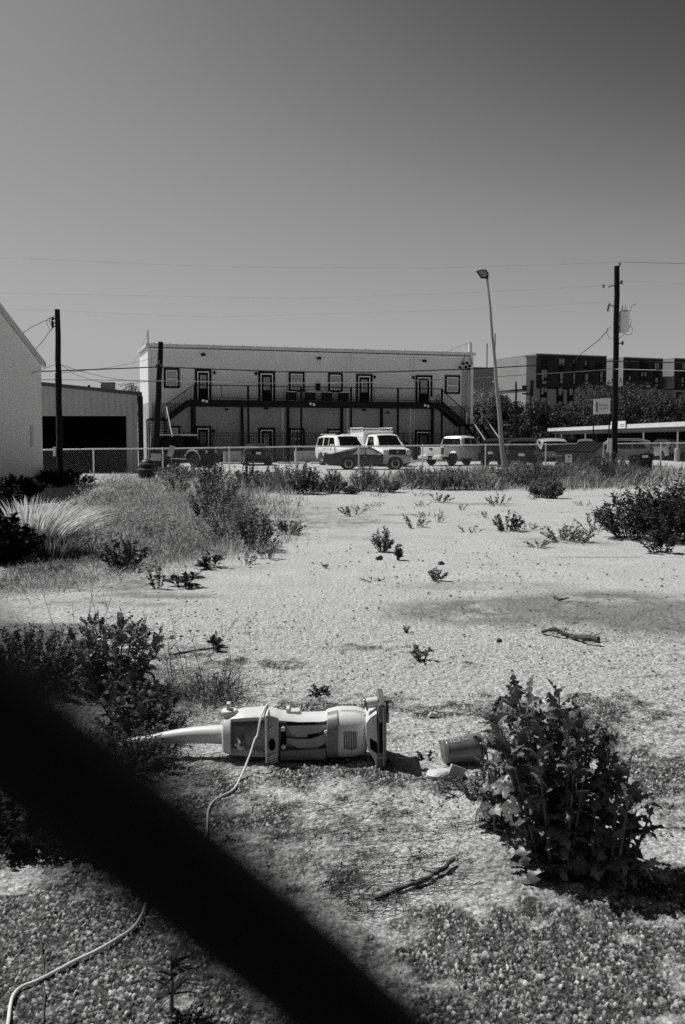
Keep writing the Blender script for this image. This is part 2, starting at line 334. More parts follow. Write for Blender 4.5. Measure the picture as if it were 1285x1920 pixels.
def sticks(p0, p1, r, r1=None):
    p0 = np.asarray(p0, float); p1 = np.asarray(p1, float); n = len(p0); d = unit(p1-p0)
    r = np.broadcast_to(r, (n,)); r1 = r*.4 if r1 is None else np.broadcast_to(r1, (n,))
    q = np.tile([.3, .9, .1], (n, 1)); a = unit(np.cross(d, q)); b = np.cross(d, a); V = np.zeros((n, 2, 3, 3))
    for j in range(3):
        t = 2*math.pi*j/3; o = a*math.cos(t)+b*math.sin(t)
        V[:, 0, j] = p0+o*r[:, None]; V[:, 1, j] = p1+o*r1[:, None]
    b0 = (np.arange(n)*6)[:, None]; F = [np.concatenate([b0+j, b0+(j+1) % 3, b0+3+(j+1) % 3, b0+3+j], 1) for j in range(3)]
    return V.reshape(-1, 3), np.concatenate(F, 0)
def join(*vf):
    V = []; F = []; o = 0
    for v, f in vf: V.append(v); F.append(f+o); o += len(v)
    return np.concatenate(V), np.concatenate(F)
def clump(Rx, Ry, H, nst, nlf, lL, lW, rg, droop=.35, lean=1.0, tmin=.12, up=.25, srad=.004, pw=.6):
    """stems fan out of one root and carry leaves; local coordinates"""
    a = rg.uniform(0, 2*math.pi, nst); rr = np.sqrt(rg.uniform(0, 1, nst))
    base = np.stack([rr*.3*Rx*np.cos(a), rr*.3*Ry*np.sin(a), np.full(nst, -.01)], 1)
    hh = H*(1-.55*rr**2)*rg.uniform(.72, 1.05, nst)
    tip = np.stack([rr*Rx*lean*np.cos(a)*.92, rr*Ry*lean*np.sin(a)*.92, hh], 1)
    k = rg.integers(0, nst, nlf); t = tmin+(1-tmin)*rg.uniform(0, 1, nlf)**pw
    p = base[k]+(tip-base)[k]*t[:, None]+rg.normal(0, .02*H, (nlf, 3)); p[:, 2] = np.maximum(p[:, 2], .005)
    d = rg.normal(0, 1, (nlf, 3)); d[:, 2] = np.abs(d[:, 2])*.4+up; d = unit(d)+unit(tip-base)[k]*.35
    s = rg.uniform(.6, 1.2, nlf)*(1.15-.45*t)
    return leaves(p, d, lL*s, lW*s, droop, rg=rg), sticks(base, tip, srad)
def plant(name, label, cat, loc, Rx, H, nst, nlf, lL, lW, seed, m='leaf_mid', ms='stem', Ry=None, group=None, parts=False, **k):
    rg = np.random.default_rng(seed); a, b = clump(Rx, Ry or Rx, H, nst, nlf, lL, lW, rg, **k)
    if parts:
        r = thing(name, label, cat, loc, 0, group)
        npmesh('foliage', *a, M[m], r); npmesh('stems', *b, M[ms], r); return r
    o = npmesh(name, *join(a, b), M[m], loc=loc); return tag(o, label, cat, group)
def in_poly(n, poly, rg, bias=None):
    """n ground points under a screen polygon"""
    poly = np.array(poly, float); lo = poly.min(0); hi = poly.max(0); out = []
    while len(out) < n:
        c = rg.uniform(lo, hi, (n*2, 2)); ins = np.zeros(len(c), bool); j = len(poly)-1
        for i in range(len(poly)):
            a, b = poly[i], poly[j]
            cr = ((a[1] > c[:, 1]) != (b[1] > c[:, 1])) & (c[:, 0] < (b[0]-a[0])*(c[:, 1]-a[1])/(b[1]-a[1]+1e-9)+a[0]); ins ^= cr; j = i
        out += list(c[ins])
    c = np.array(out[:n]); v = (960-c[:, 1])/FPX
    dy = math.cos(PIT)+math.sin(PIT)*v; dz = -math.sin(PIT)+math.cos(PIT)*v; t = -EYE/dz
    return np.stack([(c[:, 0]-642.5)/FPX*t, dy*t, np.zeros(n)], 1)
def grass_patch(name, poly, n, hgt, wid, seed, m, droop=.5, lean=.45, flat=0):
    rg = np.random.default_rng(seed); p = in_poly(n, poly, rg)
    dens = fbm(p[:, 0]*1.3, p[:, 1]*.9, seed, 3); p[:, 0] += rg.normal(0, .05, n)*p[:, 1]*.5; p[:, 1] += rg.normal(0, .06, n)*p[:, 1]*.5; dens = fbm(p[:, 0]*1.3, p[:, 1]*.9, seed, 3)*.6+fbm(p[:, 0]*.5, p[:, 1]*.3, seed+9, 2)*.4; keep = dens > rg.uniform(.34, .60, n); p = p[keep]; dens = dens[keep]; n = len(p)
    d = rg.normal(0, lean, (n, 3)); d[:, 2] = 1-flat; d[:, 0] += .12
    far = np.clip(p[:, 1]/12, .8, 3)
    a = leaves(p, d, hgt*rg.uniform(.3, 1.25, n)*(.1+1.9*dens**1.5*1.4), wid*rg.uniform(.6, 1.3, n)*far, droop, rg=rg)
    o = npmesh(name, *a, M[m]); return tag(o, kind='stuff')
# ------------------------------------------------------------------ two-storey building across the parking lot
A0 = P(280, 862, 74.0); B0 = P(886, 858, 81.7); A0.z = B0.z = 0
E = (B0-A0).normalized(); NRM = Vector((E.y, -E.x, 0)); FL = (B0-A0).length
ang = math.atan2(E.y, E.x)
def fac(px, py, out=0.0):                   # facade coordinates (s along it, z) of what is seen there, 'out' metres in front of the wall
    d = ray(px, py); o = A0+NRM*out; t = (o.dot(NRM))/(d.x*NRM.x+d.y*NRM.y); p = Vector((d.x*t, d.y*t, 0))
    return (p-A0).dot(E), EYE+d.z*t
bld = thing('two_storey_building', 'long two-storey stucco building with black window trim across the parking lot', 'building', A0, ang)
# local axes: x along the facade, -y towards the lot
HT = 8.42; DEPTH = 6.0
def B(mb, px0, py0, px1, py1, y0, y1):
    s0, z1 = fac(px0, py0, -y1); s1, z0 = fac(px1, py1, -y1)
    mb.box(((s0+s1)/2, (y0+y1)/2, (z0+z1)/2), (abs(s1-s0), abs(y1-y0), abs(z1-z0))); return mb
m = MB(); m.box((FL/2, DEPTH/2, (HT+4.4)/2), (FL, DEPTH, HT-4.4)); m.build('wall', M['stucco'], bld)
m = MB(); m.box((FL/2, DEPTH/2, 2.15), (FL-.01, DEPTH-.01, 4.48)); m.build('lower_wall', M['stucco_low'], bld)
m = MB(); m.box((FL/2, DEPTH/2-.04, HT+.17), (FL+.3, DEPTH+.3, .2)); m.box((FL/2, DEPTH/2, HT+.3), (FL+.2, DEPTH+.1, .06))
for i in range(24): m.box((.5+i*FL/24, -.1, HT+.31), (.09, .12, .12))
m.build('roof', M['fascia'], bld)
for s, w_ in [(fac(px, 700)[0]+dx, w_) for px in (530, 651, 770) for dx, w_ in ((0, .10), (.32, .05))]+[(.12, .24), (FL-.12, .24)]:
    m = MB(); m.box((s, -.02, 4.2), (w_, .05, 8.3)); m.build('pilaster', M['stucco'], bld)
def win(px0, py0, px1, py1, low=False):
    s0, z1 = fac(px0, py0); s1, z0 = fac(px1, py1); t = .15; w = s1-s0; h = z1-z0
    m = MB()
    for c, d in (((s0+t/2, -.05, (z0+z1)/2), (t, .1, h)), ((s1-t/2, -.05, (z0+z1)/2), (t, .1, h)), (((s0+s1)/2, -.052, z1-t/2), (w-2*t, .1, t)), (((s0+s1)/2, -.06, z0+t/2), (w-2*t, .14, t))): m.box(c, d)
    fr = m.build('window', M['trim'], bld)
    m = MB(); a0, a1, b0, b1 = s0+t, s1-t, z0+t, z1-t; q = .06
    for c, d in (((a0+q/2, -.03, (b0+b1)/2), (q, .05, b1-b0)), ((a1-q/2, -.03, (b0+b1)/2), (q, .05, b1-b0)), (((a0+a1)/2, -.032, b1-q/2), (a1-a0-2*q, .05, q)), (((a0+a1)/2, -.034, b0+q/2), (a1-a0-2*q, .05, q)), (((a0+a1)/2, -.036, b0+(b1-b0)*.45), (a1-a0-2*q, .05, q))): m.box(c, d)
    m.build('sash', M['sash'], fr)
    m = MB(); m.box(((a0+a1)/2, -.008, (b0+b1)/2), (a1-a0-2*q, .012, b1-b0-2*q)); m.build('pane', M['curtain' if not low else 'pane'], fr)
def door(px0, py0, px1, py1, low=False, side=0):
    s0, z1 = fac(px0, py0); s1, z0 = fac(px1, py1); t = .16; h = z1-z0
    m = MB()
    for c, d in (((s0+t/2, -.05, (z0+z1)/2), (t, .1, h)), ((s1-t/2, -.05, (z0+z1)/2), (t, .1, h)), (((s0+s1)/2, -.052, z1-t/2), (s1-s0-2*t, .1, t))): m.box(c, d)
    fr = m.build('door_frame', M['trim'], bld)
    a0, a1, b1 = s0+t, s1-t, z1-t; q = .08
    m = MB(); m.box((a0+q/2, -.03, (z0+b1)/2), (q, .06, b1-z0)); m.box((a1-q/2, -.03, (z0+b1)/2), (q, .06, b1-z0)); m.box(((a0+a1)/2, -.032, b1-q/2), (a1-a0-2*q, .06, q)); m.build('white_casing', M['sash'], fr)
    m = MB(); m.box(((a0+a1)/2, -.015, (z0+b1-q)/2), (a1-a0-2*q, .03, b1-q-z0)); dr = m.build('door', M['matte_black'], bld)
    cx = (a0+a1)/2; gw = (a1-a0)*.5; zt = b1-.28; gh = .98
    m = MB(); m.box((cx, -.034, zt-gh/2), (gw, .01, gh)); m.build('pane', M['curtain' if not low else 'pane'], dr)
    m = MB()
    for i in (-1, 1): m.box((cx+i*gw/6, -.042, zt-gh/2), (.025, .012, gh))
    for i in range(1, 3): m.box((cx, -.044, zt-gh*i/3), (gw, .012, .025))
    m.build('glazing_bar', M['matte_black'], dr)
    m = MB(); m.lathe([(.0, -.11), (.03, -.10), (.03, -.06), (.012, -.05), (.012, -.03)], (a0+.2, 0, z0+1.0), 'y', 8); m.build('handle', M['rim'], dr)
for a in ((307, 690, 337, 728), (541.5, 697, 571, 734.5), (615.5, 699, 642.5, 735.5), (834.5, 703.5, 862, 739)): win(*a)
for a in ((365.5, 692, 396.5, 750), (484.5, 696, 516, 752), (668, 701, 698, 757), (779.5, 703.5, 810, 760)): door(*a)
for a in ((318, 799, 338, 820), (541.5, 803, 571, 840), (613, 804, 642.5, 841)): win(*a, low=True)
for a in ((365.5, 799, 396.5, 862), (484.5, 802, 516, 861), (665, 804, 700, 860), (778, 806, 810, 859)): door(*a, low=True)
for px, py, w, h in ((381, 665, .32, .2), (598, 672, .32, .18), (795.5, 677, .34, .18), (402, 699, .16, .22), (480, 700.5, .16, .22), (702, 707, .16, .22), (775, 708, .16, .22), (400, 808, .2, .2), (425, 768, .2, .14), (499, 766, .3, .14), (683, 769, .3, .14), (727, 774, .2, .14)):
    s, z = fac(px, py); m = MB(); m.prism([(s-w/2, z-h/2), (s+w/2, z-h/2), (s+w/2, z+h*.3), (s+w*.3, z+h/2), (s-w*.3, z+h/2), (s-w/2, z+h*.3)], -.16, -.02); m.build('wall_lamp', M['matte_black'], bld)
s, z = fac(597, 680); m = MB(); m.box((s, -.03, z), (.14, .05, .3)); m.box((s+.14, -.03, z-.05), (.05, .05, .35)); m.build('vent_pipe', M['stucco'], bld)
s, z = fac(596, 725); m = MB(); m.box((s, -.1, z), (.34, .18, .6)); m.box((s, -.2, z+.05), (.24, .04, .3)); m.build('meter_box', M['matte_black'], bld, bevel=.02)
# conduits and meter cluster at the right-hand corner
m = MB()
for px in (868, 873, 876, 881): s, z = fac(px, 690); m.cyl((s, -.1, 0), (s, -.1, z), .045, n=6)
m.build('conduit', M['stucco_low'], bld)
s, z = fac(872, 685); m = MB()
for dx, dz in ((-.25, .1), (.1, .18), (.35, -.05), (-.5, -.2), (0, -.15), (.25, -.3)): m.lathe([(.08, -.3), (.11, -.28), (.11, -.18), (.05, -.14), (.05, -.02)], (s+dx, 0, z+dz), 'y', 8)
m.tube([(s-.3, -.12, z+.1), (s-.1, -.2, z+.7), (s+.3, -.15, z+.8), (s+.6, -.12, z+.1)], .025, 5); m.build('service_head', M['matte_black'], bld)
# roof-edge frames
m = MB(); s, z = fac(885, 641); s2, _ = fac(831, 660)
m.box((FL-.1, .4, (HT+.2+z)/2), (.22, .22, z-HT-.2)); m.bar((s2, .4, HT+.25), (FL-.1, .4, z), .05)
for k in (.35, .6, .8): m.bar((s2+(FL-s2)*k, .4, HT+.25), (s2+(FL-s2)*k, .4, HT+.25+(z-HT-.25)*k), .035)
m.bar((s2+(FL-s2)*.75, .4, HT+.3), (FL-.1, .4, HT+.42), .04); m.build('roof_frame', M['fascia'], bld)
m = MB(); s, z = fac(280, 618); m.box((.06, .3, (HT+.2+z)/2), (.13, .13, z-HT-.2)); m.bar((.06, .3, z-.15), (-1.0, .3, 7.2), .02); m.build('roof_post', M['fascia'], bld)

# ------------------------------------------------------------------ balcony walkway with two stairs (one steel structure)
bal = thing('steel_balcony', 'black steel balcony walkway with railings and a stair at each end', 'balcony', A0, ang)
DP = 1.55
s0, zt = fac(361, 748, DP); s1, _ = fac(829, 756, DP); zt = 4.60
m = MB(); m.box(((s0+s1)/2, -DP/2-.03, zt-.06), (s1-s0, DP-.06, .12)); m.build('deck', M['deck'], bal)
m = MB(); m.box(((s0+s1)/2, -DP, zt-.27), (s1-s0, .1, .5)); m.box(((s0+s1)/2, -.1, zt-.27), (s1-s0, .1, .3)); m.build('beam', M['deck'], bal)
RH = 1.07
pxs = (365, 465.5, 565, 658.5, 746.5, 829)
ps = [fac(px, 740, DP)[0] for px in pxs]
for s in ps: m = MB(); m.box((s, -DP, zt/2+.0), (.14, .12, zt-.5)); m.box((s, -DP, zt+.53), (.14, .12, 1.12)); m.build('post', M['deck'], bal)
for px in (360.5, 454, 540, 641, 715.5, 811): s, _ = fac(px, 780, .1); m = MB(); m.box((s, -.12, (zt-.3)/2), (.2, .14, zt-.3)); m.build('wall_post', M['deck'], bal)
m = MB(); m.box(((s0+s1)/2, -DP, zt+RH), (s1-s0, .07, .06)); m.box(((s0+s1)/2, -DP, zt+.14), (s1-s0, .04, .04))
for a, b in zip(ps[:-1], ps[1:]): m.box(((a+b)/2, -DP, zt+.6), (.035, .035, .92))
m.build('railing', M['deck'], bal)
def flight(px0, s_top, s_bot, z_top, z_bot, yc, w, name='stair'):      # a flight along the facade
    m = MB(); n = 12
    for i in range(n):
        k = (i+.5)/n; m.box((s_top+(s_bot-s_top)*k, yc, z_top+(z_bot-z_top)*k), (abs(s_bot-s_top)/n+.04, w-.1, .05))
    for dy in (-w/2, w/2): m.bar((s_top, yc+dy, z_top-.1), (s_bot, yc+dy, z_bot-.1), .06, .34)
    m.build(name, M['deck'], bal)
    m = MB()
    for dy in (-w/2,):
        m.bar((s_top, yc+dy, z_top+1.0), (s_bot, yc+dy, z_bot+1.0), .06); m.bar((s_top, yc+dy, z_top+.14), (s_bot, yc+dy, z_bot+.14), .035)
        for i in range(15): k = (i+.5)/15; m.bar((s_top+(s_bot-s_top)*k, yc+dy, z_top+(z_bot-z_top)*k+.12), (s_top+(s_bot-s_top)*k, yc+dy, z_top+(z_bot-z_top)*k+1.0), .022)
    m.build('stair_railing', M['deck'], bal)
sa, za = fac(312, 783, DP); flight(0, s0, sa, zt, 3.2, -DP/2-.02, DP-.1)
sb, zb = fac(874, 792, DP); flight(0, s1, sb, zt, 2.9, -DP/2-.02, DP-.1)
# landings and the flights that come down towards the lot
def front_flight(sx0, sx1, zl, name):
    m = MB(); m.box(((sx0+sx1)/2, -DP/2, zl-.06), (sx1-sx0, DP, .12)); n = max(4, int(zl/.19))
    for i in range(n): m.box(((sx0+sx1)/2, -DP-.13-i*.27, zl-(i+1)*zl/(n+1)), (sx1-sx0-.08, .27, .05))
    for sx in (sx0, sx1): m.bar((sx, -DP, zl-.1), (sx, -DP-n*.27, .12), .06, .3); m.box((sx, -.2, zl/2), (.1, .1, zl-.1)); m.box((sx, -DP+.1, zl/2), (.1, .1, zl-.1))
    m.build('stair', M['deck'], bal); return n
n1 = front_flight(sa-1.25, sa, 3.2, 'stair'); n2 = front_flight(sb+.05, sb+1.35, 2.9, 'stair')
m = MB(); m.bar((sa, -DP-.2, 3.2), (sa, -DP-.2, 4.05), .07); m.bar((sa, -DP-.2, 4.05), (sa, -DP-n1*.27, 1.0), .05); m.bar((sa, -DP-n1*.27, 0), (sa, -DP-n1*.27, 1.), .06); m.build('hand_rail', M['fascia'], bal)
m = MB()
for sx in (sb+.05, sb+1.35):
    m.bar((sx, -DP, 3.85), (sx+.1, -DP-n2*.27, 1.15), .05); m.bar((sx, -DP, 2.9), (sx+.1, -DP-n2*.27, .25), .05); m.bar((sx, -DP, 2.9), (sx, -DP, 3.85), .05); m.bar((sx+.1, -DP-n2*.27, 0), (sx+.1, -DP-n2*.27, 1.15), .05)
m.build('hand_rail', M['fascia'], bal)
# air conditioners standing on the walkway
def ac_unit(name, label, group):
    r = thing(name, label, 'air conditioner', (0,0,0), ang, group); m = MB(); m.box((0, 0, .36), (.66, .66, .66)); m.build('casing', M['matte_black'], r, bevel=.03)
    m = MB()
    for i in range(9): m.box((0, -.34, .12+i*.06), (.56, .02, .02))
    for a in (-.31, .31): m.box((a, -.335, .37), (.05, .03, .68))
    m.build('grille', M['plastic_dark'], r)
    m = MB(); m.box((0, 0, .71), (.7, .7, .05)); m.build('top', M['galv'], r, bevel=.015)
    m = MB(); m.box((0, 0, .015), (.7, .7, .03)); m.build('base', M['galv'], r); return r
labs = ['leftmost of the four boxy air conditioners on the balcony', 'air conditioner second from the left on the balcony, right of a railing post', 'air conditioner third from the left on the balcony, below the right middle window', 'rightmost of the four boxy air conditioners on the balcony']
acr = None
for i, (px, lb) in enumerate(zip((546.5, 582, 613, 644), labs)):
    s, _ = fac(px, 740, .8); w = A0+E*s+NRM*.8; w.z = zt+.0
    if acr is None: acr = ac_unit('air_conditioner', lb, 'air conditioners on the balcony'); acr.location = w
    else: copy_tree(acr, w, ang, lb)
# white fittings on the deck beam
lf = None
for px, py, lb in ((384, 752, 'twin white floodlight under the balcony left end'), (585, 758, 'twin white floodlight under the air conditioners'), (799, 761, 'twin white floodlight under the balcony right end')):
    s, z = fac(px, py, DP+.1); w = A0+E*s+NRM*(DP+.05); w.z = z
    if lf is None:
        lf = thing('floodlight', lb, 'floodlight', w, ang, 'floodlights on the balcony beam'); m = MB(); m.box((0, -.02, .05), (.12, .06, .1)); m.build('bracket', M['white'], lf)
        for q in (-1, 1): m = MB(); m.lathe([(.02, .0), (.05, -.05), (.1, -.16), (.1, -.18)], (q*.14, 0, -.03*q), 'y', 10); m.build('lamp_head', M['white'], lf)
    else: copy_tree(lf, w, ang, lb)
# things left at the right end of the walkway
s, _ = fac(810, 750, 1); w = A0+E*s+NRM*1.0; w.z = zt
m = MB(); m.prism([(-.2, 0), (.2, 0), (.23, .42), (-.23, .42)], -.2, .2); m.box((0, 0, .44), (.5, .46, .04)); tag(m.build('storage_box', M['curtain'], loc=w, bevel=.02), 'pale box beside the right door on the balcony', 'box').rotation_euler.z = ang
s, _ = fac(822, 750, 1); w = A0+E*s+NRM*1.0; w.z = zt
m = MB(); m.lathe([(.13, 0), (.2, .1), (.22, .3), (.17, .34), (.19, .5), (.11, .68), (.02, .72)], n=10); m.box((.22, 0, .35), (.3, .08, .07)); tag(m.build('bundle', M['curtain'], loc=w, smooth=True), 'pale lumpy bundle at the top of the right balcony stair', 'bundle')

# iron picket fence in front of the lower floor
r = thing('picket_fence', 'thin black iron picket fence before the ground floor of the building', 'fence', A0, ang)
fs0, _ = fac(345, 820, 3.2); fs1, _ = fac(880, 820, 3.2); m = MB()
for z in (2.15, 1.95, .2): m.box(((fs0+fs1)/2, -3.2, z), (fs1-fs0, .04, .04))
m.build('rail', M['deck'], r); m = MB(); k = fs0
while k < fs1: m.box((k, -3.2, 1.08), (.022, .022, 2.1)); k += .13
m.build('picket', M['deck'], r); m = MB(); k = fs0
while k < fs1: m.box((k, -3.2, 1.15), (.07, .07, 2.3)); k += 2.1
m.build('post', M['deck'], r)
# low concrete wall and kerb stops
a = P(420, 850, 70.5); b = P(905, 850, 77.5); a.z = b.z = 0
m = MB(); d = (b-a)
for f0, f1 in ((.0, .165), (.255, .52), (.80, .99)): m.bar(a+d*f0+Vector((0,0,.42)), a+d*f1+Vector((0,0,.42)), .25, .84, up=(0,0,1))
tag(m.build('low_wall', M['concrete']), 'low grey concrete wall along the far side of the parking lot', 'wall')
m = MB(); m.box((0, 0, .065), (2.0, .18, .13)); ks = m.build('parking_stop', M['white'], bevel=.04)
kl = ['white kerb stop right of the dark hatchback', 'white kerb stop between the low wall and the muscle car', 'white kerb stop right of the utility van', 'white kerb stop left of the white pickup', 'white kerb stop left of the dark hatchback']
for i, (px, py, dd) in enumerate(((547, 864, 69), (607, 865, 68.5), (790, 855, 75), (820, 854, 76), (440, 866, 68))):
    w = P(px, py, dd); w.z = 0
    o = ks if i == 0 else ks.copy()
    if i: COL.objects.link(o)
    o.location = w; o.rotation_euler.z = ang; tag(o, kl[i], 'kerb stop', 'kerb stops in the parking lot')

# ------------------------------------------------------------------ shed on the left with an open bay
sh0 = P(40, 826, 50); sh1 = P(258.5, 826, 50); zr = P(258, 741, 50).z; zl = P(80, 723, 50).z; zl += (zl-zr)*40/178
shd = thing('metal_shed', 'grey ribbed metal shed with a wide black open bay on the left', 'shed', (sh0.x, 50, 0))
w = sh1.x-sh0.x; bx0 = P(62, 826, 50).x-sh0.x; bx1 = P(237.5, 826, 50).x-sh0.x; bz = P(150, 780, 50).z
m = MB(); hz = lambda q: zl+(zr-zl)*q/w
m.prism([(0, 0), (bx0, 0), (bx0, bz), (bx1, bz), (bx1, 0), (w, 0), (w, zr), (0, zl)], 0, .12)
m.prism([(0, 0), (w, 0), (w, zr), (0, zl)], 11.9, 12)
m.box((.06, 6, zl/2-.02), (.12, 11.8, zl-.05)); m.box((w-.06, 6, zr/2-.02), (.12, 11.8, zr-.05)); m.build('wall', M['shed'], shd)
m = MB(); m.prism([(-.3, zl+.02+.3*(zl-zr)/w), (w+.25, zr-.02), (w+.25, zr+.14), (-.3, zl+.2)], -.35, 12.4); m.build('roof', M['roof_dark'], shd)
m = MB(); m.box((w+.16, .0, zr/2), (.26, .3, zr-.1)); m.build('corner_trim', M['trim'], shd)
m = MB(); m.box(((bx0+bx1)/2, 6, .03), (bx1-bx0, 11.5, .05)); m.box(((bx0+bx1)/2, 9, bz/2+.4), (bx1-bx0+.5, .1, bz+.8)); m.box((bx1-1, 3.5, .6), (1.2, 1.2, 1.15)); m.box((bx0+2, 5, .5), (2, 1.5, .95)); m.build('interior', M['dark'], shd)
m = MB(); vx = P(167, 700, 52).x-sh0.x; m.cyl((vx+.4, 2, 3.5), (vx+.4, 2, P(167, 722, 52).z), .07, n=8); m.build('vent_pipe', M['trim'], shd)
for ch in children(shd):                   # the shed's side walls run back along a skewed plot line
    for v in ch.data.vertices: v.co.x -= .205*v.co.y
p = P(203, 733, 60); m = MB(); m.box((0, 0, 0), (.72, .7, .8))
for i in range(8): m.box((0, -.36, -.32+i*.09), (.66, .03, .03))
m.prism([(-.3, .4), (.3, .4), (.42, .5), (-.42, .5)], -.35, .35)
m.box((.2, .1, -1.6), (.8, .8, 2.4)); tag(m.build('roof_cooler', M['shed'], loc=p), 'small square cooling unit standing up behind the shed roof', 'cooling unit')

# ------------------------------------------------------------------ pale gabled building at the left edge: its gable end faces the lot
c1 = P(80, 826, 38.0); e1 = P(80, 685, 38.0).z; c0 = P(0, 826, 34.0); e0 = P(0, 578, 34.0).z
dr = Vector((c0.x-c1.x, -4.0, 0)).normalized(); slope = (e0-e1)/Vector((c0.x-c1.x, -4.0, 0)).length
gb = thing('gabled_building', 'pale metal-sided building with a steep roof edge at the left margin', 'building', (c1.x, 38, 0), math.atan2(dr.y, dr.x))
hw = 9.0; m = MB()   # local x runs along the gable towards the camera; the building lies on the -y side (away from the lot)
m.prism([(0, -.3), (2*hw, -.3), (2*hw, e1), (hw, e1+slope*hw), (0, e1)], -14, 0); m.build('wall', M['gable'], gb)
m = MB(); k = .22
m.prism([(-k, e1-slope*k+.02), (hw, e1+slope*hw+.02), (hw, e1+slope*hw+.2), (-k, e1-slope*k+.2)], -14.2, .12); m.prism([(2*hw+k, e1-slope*k+.02), (2*hw+k, e1-slope*k+.2), (hw, e1+slope*hw+.2), (hw, e1+slope*hw+.02)], -14.2, .12); m.build('roof', M['fascia'], gb)
m = MB(); m.box((1.1, .02, 1.75), (.25, .03, .75)); m.build('patch_plate', M['vac'], gb)

# ------------------------------------------------------------------ apartments behind the trees on the right
def block(name, label, px0, px1, pys, d0, d1, side_px, storeys, seed, top_r):
    a = P(px0, 826, d0); b = P(px1, 826, d1); a.z = b.z = 0; e = (b-a).normalized(); L_ = (b-a).length; an = math.atan2(e.y, e.x)
    r = thing(name, label, 'building', a, an, 'apartment blocks behind the trees'); zt = P(px0, pys[0], d0).z; zm = P(px0, pys[1], d0).z
    n_ = Vector((e.y, -e.x, 0)); back = 22
    sp = P(side_px, 826, d0+10); sd = 16.0
    m = MB(); m.box((L_/2, sd/2, (zt+zm)/2), (L_, sd, zt-zm)); m.build('upper_wall', M['brick'], r)
    m = MB(); m.box((L_/2, sd/2, zm/2-.1), (L_-.3, sd-.3, zm-.2)); m.build('lower_wall', M['panel2'], r)
    m = MB(); m.box((L_/2, sd/2, zt+.1), (L_+.1, sd+.1, .22)); m.build('roof', M['panel'], r)
    m = MB(); m.box((-.06, sd/2, (zt+zm)/2), (.1, sd-.05, zt-zm-.05)); m.build('side_wall', M['panel2'], r)
    rg = random.Random(seed)
    for s in storeys:
        px, py0, py1, wpx, lights = s
        k = (px-px0)/(px1-px0); dd = d0+(d1-d0)*k; w = wpx*dd/FPX; z1 = P(px, py0, dd).z; z0 = P(px, py1, dd).z; x = L_*k
        m = MB(); m.box((x, -.03, (z0+z1)/2), (w, .12, z1-z0)); fr = m.build('window', M['matte_black'], r)
        m = MB()
        for (lx, ly, lw, lh) in lights:
            zz = z0+(z1-z0)*ly; m.box((x+lx*w, -.11, zz), (lw*w, .03, lh))
        if lights: m.build('pane', M['panel2'], fr)
    return r
U = [(1/4*-1.0, .88, .4, 1.3), (.25, .88, .4, 1.3)]; U2 = [(0, .8, .5, 1.3), (0, .1, .5, .5)]; U3 = [(-.22, .8, .35, 1.3), (.05, .08, .7, .5), (.25, .9, .35, .8)]
block('apartment_block', 'dark brick apartment block with pale lower storey, nearest the floodlight pole', 1004, 1135, (664.5, 727), 200, 206, 985, [(1018, 675, 700, 13, [(0, .1, .9, .8)]), (1018, 703, 718, 13, U3), (1050, 676, 697, 13, U), (1050, 702, 717, 12, U2), (1073.5, 678, 695, 8, []), (1073.5, 703, 718, 7, U2), (1097, 679, 692, 13, [(-.2, .85, .3, .8)]), (1097, 704, 719, 12, U2), (1120, 680, 697, 14, []), (1125, 700, 715, 9, U2), (1018, 729, 750, 14, U3), (1048, 729, 758, 14, U2+[(.2, .9, .3, 1.)]), (1068, 729, 758, 14, U2), (1092, 730, 757, 13, U2)], 3, 670)
block('apartment_block', 'dark apartment block partly hidden by the tall utility pole', 1167, 1240, (671, 727), 205, 209, 1158, [(1178, 685, 700, 10, []), (1204, 678, 712, 20, [(-.2, .3, .2, .8), (.2, .3, .2, .8)]), (1228, 682, 726, 11, [(-.25, .9, .35, 1.2), (.25, .9, .35, 1.2), (0, .3, .5, 1.), (0, .08, .5, .4)]), (1178, 704, 714, 8, [(0, .5, .5, .8)])], 5, 675)
block('apartment_block', 'dark apartment block cut off by the right edge of the view', 1262, 1330, (673, 729), 208, 212, 1240, [(1280, 682, 726, 15, [(-.3, .9, .2, 1.2), (0, .9, .2, 1.2), (-.3, .3, .3, 1.), (-.3, .08, .3, .4)]), (1310, 682, 726, 15, U2), (1272, 735, 770, 14, []), (1300, 735, 770, 14, [])], 6, 676)
# pale side wings that join the blocks
def slab(name, label, px0, px1, py, d0, d1, m_, dep=12, z0=0, grp=None, extra=None):
    a = P(px0, 826, d0); b = P(px1, 826, d1); a.z = b.z = 0; e = (b-a).normalized(); L_ = (b-a).length; zt = P(px0, py, d0).z
    r = thing(name, label, 'building', a, math.atan2(e.y, e.x), grp)
    m = MB(); m.box((L_/2, dep/2, zt/2), (L_, dep, zt)); m.build('wall', m_, r)
    m = MB(); m.box((L_/2, dep/2, zt+.15), (L_+.4, dep+.4, .3)); m.build('roof', M['panel'], r)
    if extra: extra(r, L_, zt, px0, px1, d0, d1)
    return r
def stairw(r, L_, zt, *a):
    m = MB(); m.box((L_*.62, -.05, zt*.66), (L_*.28, .14, 3.2)); m.box((L_*.15, -.8, zt*.6), (L_*.5, 1.6, .25)); m.box((L_*.15, -1.55, zt*.66), (L_*.5, .08, 1.1)); m.build('balcony', M['brick'], r)
slab('apartment_wing', 'pale end wing left of the nearest dark apartment block', 985.5, 1003.5, 670, 201, 199.9, M['panel2'], 14, extra=stairw)
slab('apartment_wing', 'pale recessed wing just left of the tall utility pole', 1136, 1166.5, 678, 212, 213, M['panel'], 12, extra=stairw)
slab('apartment_wing', 'pale recessed wing between the right-hand apartment blocks', 1241, 1261.5, 678, 213, 214, M['panel2'], 12, extra=stairw)
